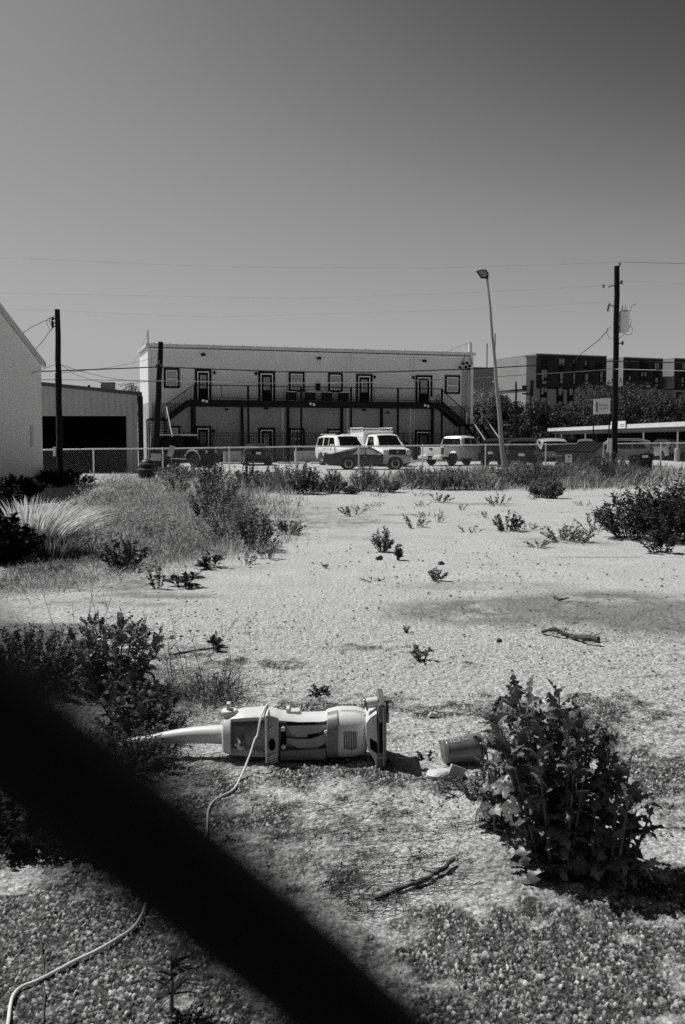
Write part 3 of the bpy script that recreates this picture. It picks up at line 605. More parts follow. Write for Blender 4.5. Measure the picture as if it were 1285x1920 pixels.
def chim(r, L_, zt, px0, px1, d0, d1):
    m = MB(); m.box((L_*.72, 4, zt+1.1), (1.8, 2, 2.4)); m.build('chimney', M['panel'], r)
    m = MB(); m.box((L_*.33, 1, zt+3), (.18, .18, 6)); m.box((L_*.47, 1, zt+4.2), (.18, .18, 8.4)); m.build('antenna', M['roof_dark'], r)
slab('far_building', 'long low plain pale building far behind the floodlight pole', 880, 986, 690.5, 235, 240, M['panel2'], 16, extra=chim)

# ------------------------------------------------------------------ carport on the right
ca = P(1027, 803, 112); cb = P(1300, 789, 70.5); zc = (ca.z+cb.z)/2; e = (cb-ca); e.z = 0; L_ = e.length; e.normalize(); an = math.atan2(e.y, e.x)
cp = thing('carport', 'long flat-roofed carport with thin posts at the right', 'carport', (ca.x, ca.y, 0), an)
m = MB(); m.box((L_/2, 2.7, zc-.18), (L_, 5.4, .34)); m.build('roof', M['fascia'], cp)
m = MB(); m.box((L_/2, 2.7, zc-.52), (L_-.6, 4.6, .3)); m.build('roof_beam', M['galv_dark'], cp)
def oncar(px):
    d = ray(px, 826); nn = Vector((-e.y, e.x, 0)); o = Vector((ca.x, ca.y, 0))+nn*.9; t = o.dot(nn)/d.dot(nn) if abs(d.dot(nn)) > 1e-6 else 0; q = Vector((d.x*t, d.y*t, 0)); return (q-Vector((ca.x, ca.y, 0))).dot(e)
for px in (1053, 1098, 1207, 1271):
    s = oncar(px); m = MB(); m.cyl((s, .9, 0), (s, .9, zc-.6), .07, n=8); po = m.build('post', M['galv'], cp)
    m = MB(); m.cyl((s, .9, 0), (s, .9, .95), .22, n=12); m.lathe([(.22, .95), (.12, 1.02)], (s, .9, 0), n=12); m.build('post_base', M['concrete'], po)
m = MB(); m.box((L_/2, 5.6, 1.2), (L_, .1, 2.3)); m.build('back_fence', M['dark'], cp)
# sign on the carport edge
s0_, s1_ = oncar(1168)-.2, oncar(1196)-.2; w0 = Vector((ca.x, ca.y, 0))+e*((s0_+s1_)/2)-Vector((-e.y, e.x, 0))*.1; w0.z = zc-.02
sg = thing('parking_sign', 'narrow white sign lettered PARKING on the edge of the carport roof', 'sign', w0, an)
m = MB(); SW = (s1_-s0_); m.box((0, 0, 0), (SW, .06, .62)); m.build('sign_board', M['sign'], sg)
def text(s, size, parent, loc, m_, rot=(math.pi/2, 0, 0), sx=1, ext=.004, name='lettering'):
    cu = bpy.data.curves.new(name, 'FONT'); cu.body = s; cu.size = size; cu.extrude = ext; cu.align_x = 'CENTER'; cu.align_y = 'CENTER'; cu.resolution_u = 3
    o = bpy.data.objects.new(name, cu); COL.objects.link(o); dg = bpy.context.evaluated_depsgraph_get(); me = bpy.data.meshes.new_from_object(o.evaluated_get(dg))
    bpy.data.objects.remove(o); me.materials.clear(); me.materials.append(m_)
    o = bpy.data.objects.new(name, me); COL.objects.link(o); o.parent = parent; o.location = loc; o.rotation_euler = rot; o.scale = (sx, 1, 1); return o
text('PARKING', .42, sg, (-SW*.2, -.036, -.0), M['print'], sx=SW*.55/2.0)
m = MB(); m.box((SW*.3, -.036, .0), (SW*.3, .01, .06)); m.box((SW*.3, -.036, -.14), (SW*.3, .01, .05)); m.build('small_print', M['print'], sg)

# ------------------------------------------------------------------ poles
def pole(name, label, base_px, top_px, Y, r0, r1, m_, z0=-.3, group=None):
    b = P(base_px[0], base_px[1], Y); t_ = P(top_px[0], top_px[1], Y); d = (t_-b)/(t_.z-b.z)
    g0 = b+d*(0-b.z); r = thing(name, label, 'utility pole' if 'flood' not in name else 'floodlight', g0, 0, group)
    mm = MB(); k = 14; top = t_-g0
    mm.tube([top*(i/k)+Vector((.012*math.sin(i*1.7), .01*math.cos(i*2.3), 0))-(Vector((0,0,.3)) if i == 0 else Vector()) for i in range(k+1)], [r0+(r1-r0)*i/k for i in range(k+1)], 12)
    mm.build('pole', m_, r, smooth=True); return r, g0, t_
def rel(px, py, Y, g): return P(px, py, Y)-g
# left pole
YL = 38.6
pl, gl, tl = pole('utility_pole', 'tall dark wooden utility pole beside the pale gabled building', (113, 900), (108, 580), YL, .135, .1, M['wood'])
m = MB()
for py, n_ in ((598, 1), (606, 1), (612, 1)):
    q = rel(104, py, YL, gl); m.tube([q+Vector((.08, 0, 0)), q+Vector((-.05, -.1, 0))], .02, 6); m.lathe([(.02, -.07), (.06, -.04), (.035, 0), (.06, .04), (.02, .07)], q+Vector((-.07, -.12, 0)), n=8)
m.build('insulator', M['cable'], pl)
q = rel(106.5, 700, YL, gl); m = MB(); m.cyl((q.x-.02, -.08, .3), (q.x-.02, -.08, q.z), .025, n=6); m.build('conduit', M['galv_dark'], pl)
q = rel(104.5, 847, YL, gl); m = MB(); m.box((q.x, -.1, q.z), (.12, .12, .36)); m.build('meter_box', M['galv'], pl, bevel=.01)
m = MB()
for (a, b_) in (((87, 600), (104, 597)), ((86, 600), (97, 620)), ((92, 596), (98, 612)), ((95, 594), (99, 618))):
    p0 = rel(*a, YL, gl); p1 = rel(*b_, YL, gl); m.tube([p0, (p0+p1)/2-Vector((0, 0, .1)), p1], .008, 4)
m.build('drip_loop', M['cable'], pl)
# short leaning pole
YM = 47.5
pm, gmm, tm = pole('utility_pole', 'short leaning black pole in front of the building\'s left stair', (290.5, 880), (302, 641), YM, .17, .12, M['wood'])
m = MB(); q = rel(299.5, 686, YM, gmm); m.box(q+Vector((0, -.13, 0)), (.34, .08, .12)); m.box(q+Vector((0, -.13, .1)), (.08, .08, .3)); m.build('clamp', M['galv_dark'], pm)
# tall pole with transformer
YR = 47.0
pr, gr_, tr = pole('utility_pole', 'tallest utility pole, carrying a grey transformer at the right', (1152, 893), (1157.5, 499), YR, .15, .125, M['wood'])
m = MB(); q = rel(1170.5, 604, YR, gr_); rr = .225
m.lathe([(rr*.9, -.50), (rr, -.47), (rr, .42), (rr*1.06, .43), (rr*1.06, .47), (rr*.8, .53), (.05, .57)], q+Vector((.0, -.02, 0)), n=20); tf = m.build('transformer', M['galv'], pr, smooth=True)
m = MB()
for a, h in ((-.1, .26), (.02, .34)): m.lathe([(.03, .5), (.05, .56), (.025, .6), (.05, .65), (.02, .5+h)], q+Vector((a, -.05, 0)), n=8)
m.build('bushing', M['galv'], tf)
m = MB(); m.box(q+Vector((-.2, 0, .3)), (.25, .1, .1)); m.box(q+Vector((-.2, 0, -.25)), (.25, .1, .1)); m.build('bracket', M['galv_dark'], tf)
m = MB()
for pts in (((1176, 600), (1181, 585), (1186, 572), (1194, 570)), ((1178, 598), (1184, 600), (1182, 612), (1178, 620)), ((1180, 610), (1187, 616), (1184, 627), (1176, 628), (1168, 624)), ((1154, 635), (1162, 634), (1172, 625)), ((1151, 633), (1143, 636), (1138, 625), (1139, 616), (1147, 613))):
    m.tube([rel(*p_, YR-.1, gr_) for p_ in pts], .011, 5)
m.build('wiring', M['cable'], pr)
m = MB()
for p0, p1 in (((1141, 538), (1155, 534)), ((1155, 537), (1167, 528)), ((1146, 573), (1154, 574)), ((1158, 645), (1170, 642))): m.bar(rel(*p0, YR-.05, gr_), rel(*p1, YR-.05, gr_), .05)
m.build('cross_arm', M['galv_dark'], pr)
m = MB()
for px, py in ((1132, 536), (1141, 575), (1143, 571), (1140, 580), (1166, 529), (1162, 495), (1168, 643)): m.lathe([(.02, -.1), (.07, -.06), (.035, -.02), (.07, .03), (.02, .09)], rel(px, py, YR-.1, gr_), n=8)
m.build('insulator', M['galv_dark'], pr)
# white notice low on the pole
ns = thing('notice_board', 'tall narrow white notice fixed low beside the tall utility pole', 'sign', P(1143.5, 833, YR-.3)); m = MB()
m.box((0, 0, 0), (.22, .03, .56)); m.box((0, 0, -.32), (.26, .03, .1)); m.build('board', M['sign'], ns)
m = MB(); m.cyl((.06, .08, -1.5), (.06, .08, .2), .03, n=8); m.build('bracket_post', M['galv'], ns)
# floodlight on a leaning pale pole with a concrete block foot
YF = 44.0
pf, gf, tf_ = pole('floodlight_pole', 'leaning pale wooden pole topped by a single floodlight head', (945.5, 880), (914.5, 524), YF, .11, .045, M['palewood'])
m = MB(); q = rel(950, 880, YF, gf)
m.prism([(-.48, -.3), (.48, -.3), (.4, .38), (-.4, .38)], -.42, .42); m.shift((.1, 0, 0)); m.build('concrete_foot', M['concrete'], pf, bevel=.03)
t0 = rel(914, 520, YF, gf); m = MB()
V = [(893, 507), (901, 522), (912, 523), (917, 516), (915, 506), (905, 504)]
a = Vector((-.62, -.25, -.25)); 
hd = [rel(893, 508, YF-.25, gf), rel(902, 521, YF-.35, gf), rel(914, 522, YF-.05, gf), rel(917, 513, YF+.05, gf), rel(912, 505, YF+.1, gf), rel(904, 505, YF-.1, gf)]
bk = [v+Vector((.05, .38, .04)) for v in hd]
m.add(hd+bk, [(0,1,2,3,4,5), (11,10,9,8,7,6)]+[(i, (i+1) % 6, 6+(i+1) % 6, 6+i) for i in range(6)]); lh = m.build('lamp_head', M['matte_black'], pf, bevel=.02)
m = MB(); c = sum(hd, Vector())/6; gl_ = [c+(v-c)*.72+Vector((-.01, -.025, -.004)) for v in hd]; m.add(gl_+[v+Vector((0, .02, 0)) for v in gl_], [(0,1,2,3,4,5), (11,10,9,8,7,6)]+[(i, (i+1) % 6, 6+(i+1) % 6, 6+i) for i in range(6)]); m.build('lens', M['curtain'], lh)
m = MB(); m.cyl(t0-Vector((0, 0, .15)), t0+Vector((.03, 0, .15)), .04, n=8); m.build('bracket', M['galv_dark'], pf)
# thin dark poles in front of the far trees
for (x0, y0, x1, y1, dd, lb) in ((967.5, 830, 968, 716, 95, 'thin dark pole before the trees right of the floodlight pole'), (996, 800, 995, 730, 110, 'thin dark pole before the nearest apartment block')):
    pole('lamp_post', lb, (x0, y0), (x1, y1), dd, .12, .08, M['wood'])
# real-estate style sign
gs = P(1129, 762, 52); gs.z = 0
sg = thing('hanging_sign', 'square white sign lettered Recon, left of the tall utility pole', 'sign', gs, R(4)); zc_ = P(1129, 762, 52).z
m = MB(); m.prism([(-.44, -.42), (.44, -.38), (.44, .45), (-.44, .38)], -.02, .02); m.shift((0, 0, zc_)); m.build('sign_board', M['sign'], sg)
m = MB(); m.box((-.42, .05, zc_/2), (.05, .05, zc_+.3)); m.box((.42, .05, zc_/2), (.05, .05, zc_+.3)); m.build('post', M['trim'], sg)
text('Recon', .21, sg, (.08, -.024, zc_+.06), M['print'], sx=.85); m = MB(); m.box((.08, -.024, zc_-.1), (.46, .006, .03)); m.box((-.27, -.024, zc_-.02), (.1, .006, .5)); m.build('small_print', M['print'], sg)

# ------------------------------------------------------------------ cables (each strung line is a thing)
def wire(label, pts, r=.012, m_='cable', name='overhead_cable', sag=0, grp='overhead cables'):
    W_ = [P(*p) for p in pts]; out = []
    for a, b in zip(W_[:-1], W_[1:]):
        for i in range(8): k = i/8; v = a.lerp(b, k); v.z -= 4*sag*k*(1-k); out.append(v)
    out.append(W_[-1]); m = MB(); m.tube(out, r, 5); tag(m.build(name, M[m_]), label, 'cable', grp)
wire('thick black cable strung across the whole view, upper of the two', [(-60, 701, 39), (105, 695.5, 46), (299.5, 688, 47.3), (530, 697, 47.2), (700, 698, 47.2), (880, 692, 47.1), (1153, 677, 46.8), (1350, 682, 44)], .026)
wire('thinner pale cable strung across the view below the thick black one', [(-60, 712, 39), (105, 712, 46), (299, 714, 47.2), (530, 718.5, 47), (700, 717, 47), (860, 711, 47), (1153, 692, 46.7), (1350, 697, 44)], .017, 'cable_pale')
wire('power line highest in the sky, running left from the tall pole top', [(1161, 492, 47), (800, 503, 47), (400, 500, 47), (-80, 480, 47)], .002)
wire('power line low in the sky, second below the pole top', [(1350, 534, 44), (1166, 527, 46.7), (1132, 536, 47), (900, 548, 47), (560, 560, 47), (-80, 548, 47)], .002)
wire('power line leaving the tall pole top to the right edge', [(1161, 491, 47), (1350, 496, 44)], .008)
wire('faint power line nearest above the buildings in the sky', [(1155, 565, 47), (900, 580, 47), (400, 595, 47), (-80, 575, 47)], .002)
wire('twisted service cable dropping from the tall pole towards the apartments', [(1141, 618, 46.9), (1125, 636, 52), (1088, 665, 62), (1070, 684, 70)], .02)
wire('upper service cable from the left pole to the gabled building', [(104, 592, 38.5), (86, 600.5, 38.2), (60, 613, 37.6), (38, 628, 36.2)], .012)
wire('lower service cable from the left pole to the gabled building', [(101, 612, 38.5), (92, 623, 38.2), (80, 640, 37.7), (64, 659, 37.2)], .012)
for i, (a, lb) in enumerate((([(113, 683, 38.6), (150, 696, 41), (200, 708, 44), (245, 714, 46), (297, 716, 47.4)], 'top one of the slack cables fanning right from the left pole'), ([(115, 684, 38.6), (140, 702, 41), (185, 716, 44), (230, 722, 46), (297, 712, 47.4)], 'middle one of the slack cables fanning right from the left pole'), ([(112, 700, 38.6), (200, 690, 50), (265, 677, 66), (300, 668, 73.8)], 'thin cable rising from the left pole to the building corner'), ([(103, 683, 38.6), (82, 692, 38), (60, 700, 37)], 'slack cable from the left pole toward the gabled wall'))):
    wire(lb, a, .009)

# ------------------------------------------------------------------ chain-link fence across the lot
def rz_(px): return 1.2+(px-80)/1205*.27
def ry_(px): return 43.2+(px-80)/1205*8.3
FP = [(px, P(px, 826, ry_(px)).x, ry_(px), rz_(px)) for px in (60, 175, 305, 430, 555, 673, 793, 911, 1024, 1132, 1240, 1345)]
cf = thing('chain_link_fence', 'galvanised chain link fence between the weedy lot and the parking lot', 'fence', (FP[0][1], FP[0][2], 0)); o0 = Vector((FP[0][1], FP[0][2], 0))
for px, x_, y_, z_ in FP:
    mm = MB(); mm.cyl(Vector((x_, y_, -.1))-o0, Vector((x_, y_, z_-.02))-o0, .032, n=10); mm.lathe([(.045, z_-.05), (.045, z_+.01), (.02, z_+.05)], Vector((x_, y_, 0))-o0, n=10); mm.build('post', M['galv'], cf)
mm = MB(); mm.tube([Vector((x_, y_, z_))-o0+Vector((0, 0, .012*math.sin(i*2.1))) for i, (px, x_, y_, z_) in enumerate(FP)], .03, 8); mm.build('top_rail', M['galv'], cf, smooth=True)
A_ = []; B_ = []
for (q0, q1) in zip(FP[:-1], FP[1:]):
    a = np.array([q0[1], q0[2]]); b = np.array([q1[1], q1[2]]); l = np.linalg.norm(b-a); e_ = (b-a)/l; hh = (q0[3]+q1[3])/2+.03; st = .085; n_ = int(l/st)
    for i in range(-int(hh/st)-1, n_+1):
        for sg_ in (1, -1):
            s_0 = i*st; s_1 = s_0+hh; z_0, z_1 = 0, hh
            if s_0 < 0: z_0 = -s_0; s_0 = 0
            if s_1 > l: z_1 = hh-(s_1-l); s_1 = l
            if s_1-s_0 < .05: continue
            if sg_ < 0: s_0, s_1 = l-s_0, l-s_1
            A_.append([*(a+e_*s_0), z_0]); B_.append([*(a+e_*s_1), z_1])
off = np.array(o0); npmesh('wire_mesh', *sticks(np.array(A_)-off, np.array(B_)-off, .0022, .0022), M['galv_dark'], cf)

# ------------------------------------------------------------------ chain-link fence the picture is taken through (only one wire of it crosses the view)
nf = thing('chain_link_fence', 'black out-of-focus wire of a chain link fence crossing the lower left corner close up', 'fence', (0, .034, 0))
DW = .034
def nearp(px, py):                       # point of the fence plane (y = DW) seen there
    return P(px, py, DW)
w0 = nearp(28, 1342); w1 = nearp(618, 1984); d1_ = (w1-w0).normalized(); d2_ = Vector((d1_.x, 0, -d1_.z))
st = .060; mm = MB(); nrm = Vector((-d1_.z, 0, d1_.x))
def clipseg(p, d, x0, x1, z0, z1):
    ts = []
    t0, t1 = -1e9, 1e9
    for c, dd, lo, hi in ((p.x, d.x, x0, x1), (p.z, d.z, z0, z1)):
        a, b = (lo-c)/dd, (hi-c)/dd
        if a > b: a, b = b, a
        t0 = max(t0, a); t1 = min(t1, b)
    return (p+d*t0, p+d*t1) if t1-t0 > .03 else None
crossing = w0+d1_*.030                    # where the other set of wires meets this one, below the view
for k in range(-60, 61):
    for base, d in ((w0+nrm*(st*k), d1_), (crossing+d1_*(st*k)*1.0, d2_)):
        sgm = clipseg(base, d, -1.5, 1.5, .05, 1.82)
        if not sgm: continue
        sg1 = 1 if d is d1_ else -1; o_ = w0 if d is d1_ else crossing; ln_ = (sgm[1]-sgm[0]).length; nn_ = max(2, int(ln_/.01))   # the two sets are woven: each bends over and under the other
        for q_ in (0,):
            pts_ = []
            for i in range(nn_+1):
                p_ = sgm[0].lerp(sgm[1], i/nn_); s_ = (p_-o_).dot(d)
                pts_.append(p_+Vector((0, sg1*(-.0015+.0072*math.sin(2*math.pi*s_/.12)), 0)))
            mm.tube(pts_, .00265, 8)
mm.shift((0, -.0, 0)); mm.shift((0, -.034, 0)); mm.build('wire_mesh', M['wire_black'], nf)
mm = MB()
for x_ in (-1.5, 1.5): mm.cyl((x_, 0, -.1), (x_, 0, 1.88), .03, n=12)
mm.build('post', M['galv_dark'], nf); mm = MB(); mm.cyl((-1.5, 0, 1.84), (1.5, 0, 1.84), .021, n=10); mm.build('top_rail', M['galv_dark'], nf)

# ------------------------------------------------------------------ trees
def tree(label, loc, H, Wd, seed, m='tree', n=5200, ls=.34, trunk=.3, group='trees behind the parking lot', cat='tree', name='broadleaf_tree', low=.18, blobs=26):
    rg = np.random.default_rng(seed); r = thing(name, label, cat, loc, rg.uniform(0, 6), group)
    c = np.zeros((blobs, 3)); a = rg.uniform(0, 2*math.pi, blobs); q = np.sqrt(rg.uniform(0, 1, blobs)); zz = rg.uniform(low, .92, blobs)
    wid = Wd/2*(1-np.abs(zz-.45)*.9); c[:, 0] = q*wid*np.cos(a); c[:, 1] = q*wid*np.sin(a); c[:, 2] = zz*H
    rad = rg.uniform(.09, .19, blobs)*min(H, Wd)*1.1
    k = rg.integers(0, blobs, n); dv_ = unit(rg.normal(0, 1, (n, 3))); p = c[k]+dv_*(rad[k]*rg.uniform(.45, 1.08, n)**.6)[:, None]; p[:, 2] = np.maximum(p[:, 2], .2)
    d = dv_*.7+rg.normal(0, .7, (n, 3)); s = rg.uniform(.6, 1.3, n)
    npmesh('crown', *leaves(p, d, ls*s, ls*.6*s, .3, rows=(.4, 1., .1), rg=rg), M[m], r)
    kk = min(blobs, 14); t0 = np.zeros((kk, 3)); t0[:, 2] = rg.uniform(.15, .5, kk)*H; v1 = sticks(t0, c[:kk], trunk*.35, trunk*.08)
    mm = MB(); mm.tube([(0, 0, -.2), (.1, 0, H*.2), (-.05, .1, H*.45), (.05, 0, H*.8)], [trunk, trunk*.8, trunk*.55, trunk*.15], 10)
    tk = mm.build('trunk', M['bark'], r, smooth=True); npmesh('limbs', *v1, M['bark'], tk)
    return r
TR = [(905, 130, 722, 13, 'thin'), (935, 118, 745, 11, ''), (975, 122, 752, 12, ''), (1015, 118, 757, 10, ''), (1055, 124, 750, 12, ''), (1098, 120, 758, 11, ''), (1135, 140, 728, 14, ''), (1178, 134, 712, 16, ''), (1220, 126, 733, 13, ''), (1262, 122, 748, 13, ''), (1300, 118, 740, 13, ''), (890, 112, 775, 9, '')]
tl_ = ['sparse grey-leaved tree beside the right end of the building', 'bushy dark tree just left of the floodlight pole foot', 'bushy dark tree just right of the floodlight pole', 'low dark tree below the left windows of the nearest apartment block', 'rounded dark tree in front of the nearest apartment block', 'dark tree directly left of the square white sign', 'taller dark tree left of the tall utility pole', 'tallest dark tree, right of the tall utility pole', 'dark tree in front of the middle apartment block', 'dark tree above the lettered carport sign\'s right side', 'dark tree cut by the right edge above the carport', 'low dark shrub-like tree behind the right stair']
for i, (px, dd, py, wd, kd) in enumerate(TR):
    b = P(px, 826, dd); H = P(px, py, dd).z; b.z = 0
    if kd: tree(tl_[i], b, H, 9, 50+i, 'tree_pale', 2600, .24, .2, low=.3)
    else: tree(tl_[i], b, H, wd*.9, 50+i, 'tree', 9500, .27, blobs=34)
b = P(241, 826, 95); b.z = 0; tree('small pale tree showing above the shed roof', b, P(241, 716, 95).z, 4.6, 90, 'tree_pale', 2200, .2, .15, low=.4, blobs=18)
# ------------------------------------------------------------------ vehicles: a body lofted from its side profile, with cut wheel arches
def interp(x, pts):
    if x <= pts[0][0]: return pts[0][1]
    for (a, u), (b, v) in zip(pts[:-1], pts[1:]):
        if x <= b: k = (x-a)/(b-a) if b > a else 1; return u+(v-u)*k
    return pts[-1][1]
def vehicle(name, label, loc, rz, spec, group=None):
    """local x: +forward, y: width. spec: L half-length ends, 'belt','roof','half' profiles, wheels, paint"""
    r = thing(name, label, spec['cat'], loc, rz, group); S = spec
    x0, x1 = S['x']; zb0 = S['sill']; wr = S['wr']; ar = wr+S.get('gap', .07); wx = S['wheels']; xs_ = set(np.linspace(x0, x1, 60).tolist())
    for w in wx: xs_ |= {w+ar*math.cos(t) for t in np.linspace(0, math.pi, 13)} | {w-ar-.004, w+ar+.004}
    for pr_ in (S['belt'], S['roof']): xs_ |= {p[0] for p in pr_}
    xs_ = sorted(v for v in xs_ if x0 <= v <= x1); tum = S.get('tumble', .18)
    def zb(x):
        z = zb0
        if x < x0+.35: z = zb0+(x0+.35-x)*.35
        if x > x1-.35: z = zb0+(x-x1+.35)*.25
        for w in wx:
            if abs(x-w) < ar: z = max(z, wr+math.sqrt(ar*ar-(x-w)**2)-.02)
        return z
    def sec(x):
        zs = interp(x, S['belt']); zr = max(zs, interp(x, S['roof'])); h = interp(x, S['half']); a = zb(x); g = zr-zs
        a = min(a, zs-.12); hs = h*.94
        yr = hs-tum*min(1, g/.45) if g > .02 else hs-.05
        top = zr+(.03 if g < .02 else .025)
        return [(h*.93, a), (h*.985, a+(zs-a)*.12), (h, a+(zs-a)*.55), (h*.985, zs-.07), (hs, zs), (yr+.02*(g > .02), zs+g*.84 if g > .02 else zs+.012), (yr*.9, zs+g*.975 if g > .02 else zs+.02), (yr*.5, top-.006), (0, top)]
    V = []; F = []; n = 9; c = 2*n-1
    for x in xs_:
        s = sec(x); V += [(x, -y, z) for y, z in s]+[(x, y, z) for y, z in s[-2::-1]]
    for i in range(len(xs_)-1):
        for j in range(c-1): F.append((i*c+j, i*c+j+1, (i+1)*c+j+1, (i+1)*c+j))
        F.append((i*c+c-1, i*c, (i+1)*c, (i+1)*c+c-1))
    F += [list(range(c)), [(len(xs_)-1)*c+j for j in range(c)][::-1]]
    body = mesh('body', V, F, M[S['paint']], r, smooth=True, sharp=28)
    mb = MB(); mb.box(((x0+x1)/2, 0, zb0+.16), (x1-x0-.7, S['hw']*1.5, .3)); mb.build('underbody', M['matte_black'], r)
    def side_pt(x, t, sgn, out=.012):
        s = sec(x); (ya, za), (yb, zb_) = s[4], s[5]; k = t/.84 if t < .84 else 1
        return Vector((x, sgn*(ya+(yb-ya)*k+out), za+(zb_-za)*k+out*.3))
    def top_pt(x, f, out=.012):
        s = sec(x); y = s[6][0]*f; z = s[6][1]+(s[8][1]-s[6][1])*(1-f*f)
        return Vector((x+S.get('_o', 0), y, z+out))
    for q in S.get('side_windows', ()):                     # four corners (x, t), bottom rear, bottom front, top front, top rear
        for sg_ in (-1, 1):
            V = []; F = []; nx = 7; nz = 4
            for i in range(nx+1):
                for j in range(nz+1):
                    u = i/nx; v = j/nz; b_ = (q[0][0]*(1-u)+q[1][0]*u, q[0][1]*(1-u)+q[1][1]*u); t_ = (q[3][0]*(1-u)+q[2][0]*u, q[3][1]*(1-u)+q[2][1]*u)
                    V.append(side_pt(b_[0]*(1-v)+t_[0]*v, b_[1]*(1-v)+t_[1]*v, sg_))
            F = [(i*(nz+1)+j, (i+1)*(nz+1)+j, (i+1)*(nz+1)+j+1, i*(nz+1)+j+1) for i in range(nx) for j in range(nz)]
            mesh('side_window', V, F, M[S.get('glassm', 'glass')], r, smooth=True, norm=False)
    for nm, key, sgx in (('windshield', 'front_glass', 1), ('rear_window', 'rear_glass', -1)):
        if key not in S: continue
        a, b_, f = S[key]; V = []; nx = 6; ny = 8
        for i in range(nx+1):
            x = a+(b_-a)*i/nx; sp = S.get('steep', .02)
            for j in range(ny+1):
                p = top_pt(x, f*(2*j/ny-1)); p.x += sgx*.02; V.append(p)
        F = [(i*(ny+1)+j, (i+1)*(ny+1)+j, (i+1)*(ny+1)+j+1, i*(ny+1)+j+1) for i in range(nx) for j in range(ny)]
        mesh(nm, V, F, M[S.get('glassm', 'glass')], r, smooth=True, norm=False)
    for q in S.get('flat_glass', ()):                        # (name, x, y half bottom, y half top, z0, z1, slant, direction)
        nm, x, ya, yb, z0, z1, sl, dx = q; mb = MB(); mb.add([(x, -ya, z0), (x, ya, z0), (x+sl, yb, z1), (x+sl, -yb, z1)]+[(x+dx, -ya, z0), (x+dx, ya, z0), (x+sl+dx, yb, z1), (x+sl+dx, -yb, z1)], [(0,1,2,3), (7,6,5,4), (0,4,5,1), (1,5,6,2), (2,6,7,3), (3,7,4,0)]); mb.build(nm, M['glass'], r)
    # wheels
    ww = S.get('ww', .22)
    for w in wx:
        for sg_ in (-1, 1):
            h = interp(w, S['half'])*.985-ww/2; mb = MB()
            mb.lathe([(wr*.62, -ww/2), (wr*.93, -ww/2), (wr, -ww*.32), (wr, ww*.32), (wr*.93, ww/2), (wr*.62, ww/2)], (0, 0, 0), 'y', 28); wh = mb.build('wheel', M['tyre'], r, smooth=True, loc=(w, sg_*h, wr))
            mb = MB(); o = sg_*(ww/2-.01); rr = wr*.62
            mb.lathe([(rr*.84, o-.05*sg_), (rr*1.03, o-.05*sg_), (rr*1.03, o+.012*sg_), (rr*.9, o+.012*sg_), (rr*.84, o-.02*sg_)], (0, 0, 0), 'y', 24, cap=False)
            for k in range(S.get('spokes', 5)):
                t_ = 2*math.pi*k/S.get('spokes', 5)+.3; mb.bar((0, o-.012*sg_, 0), (rr*.9*math.cos(t_), o-.012*sg_, rr*.9*math.sin(t_)), .055, .02, up=(0, 1, 0))
            mb.lathe([(rr*.26, o-.04*sg_), (rr*.24, o+.012*sg_), (.01, o+.02*sg_)], (0, 0, 0), 'y', 12); mb.build('rim', M[S.get('rimm', 'rim')], wh)
            mb = MB(); mb.cyl((w, sg_*(h-.14), wr), (w, sg_*(h-.02), wr), ar*.97, n=20)
            mb.build('wheel_well', M['matte_black'], r)
    for it in S.get('parts', ()):                            # extra pieces: (name, material, mirrored?, builder)
        nm, mt, mir, fn = it
        for sg_ in ((-1, 1) if mir else (1,)):
            mb = MB(); fn(mb, sg_); mb.build(nm, M[mt], r, bevel=.012)
    return r
def bx(*a): return lambda mb, s: [mb.box((c[0], c[1]*s, c[2]), d) for c, d in a]
def hdg(a): return R(a)                                    # heading: 0 = right in the picture, 90 = away from the camera

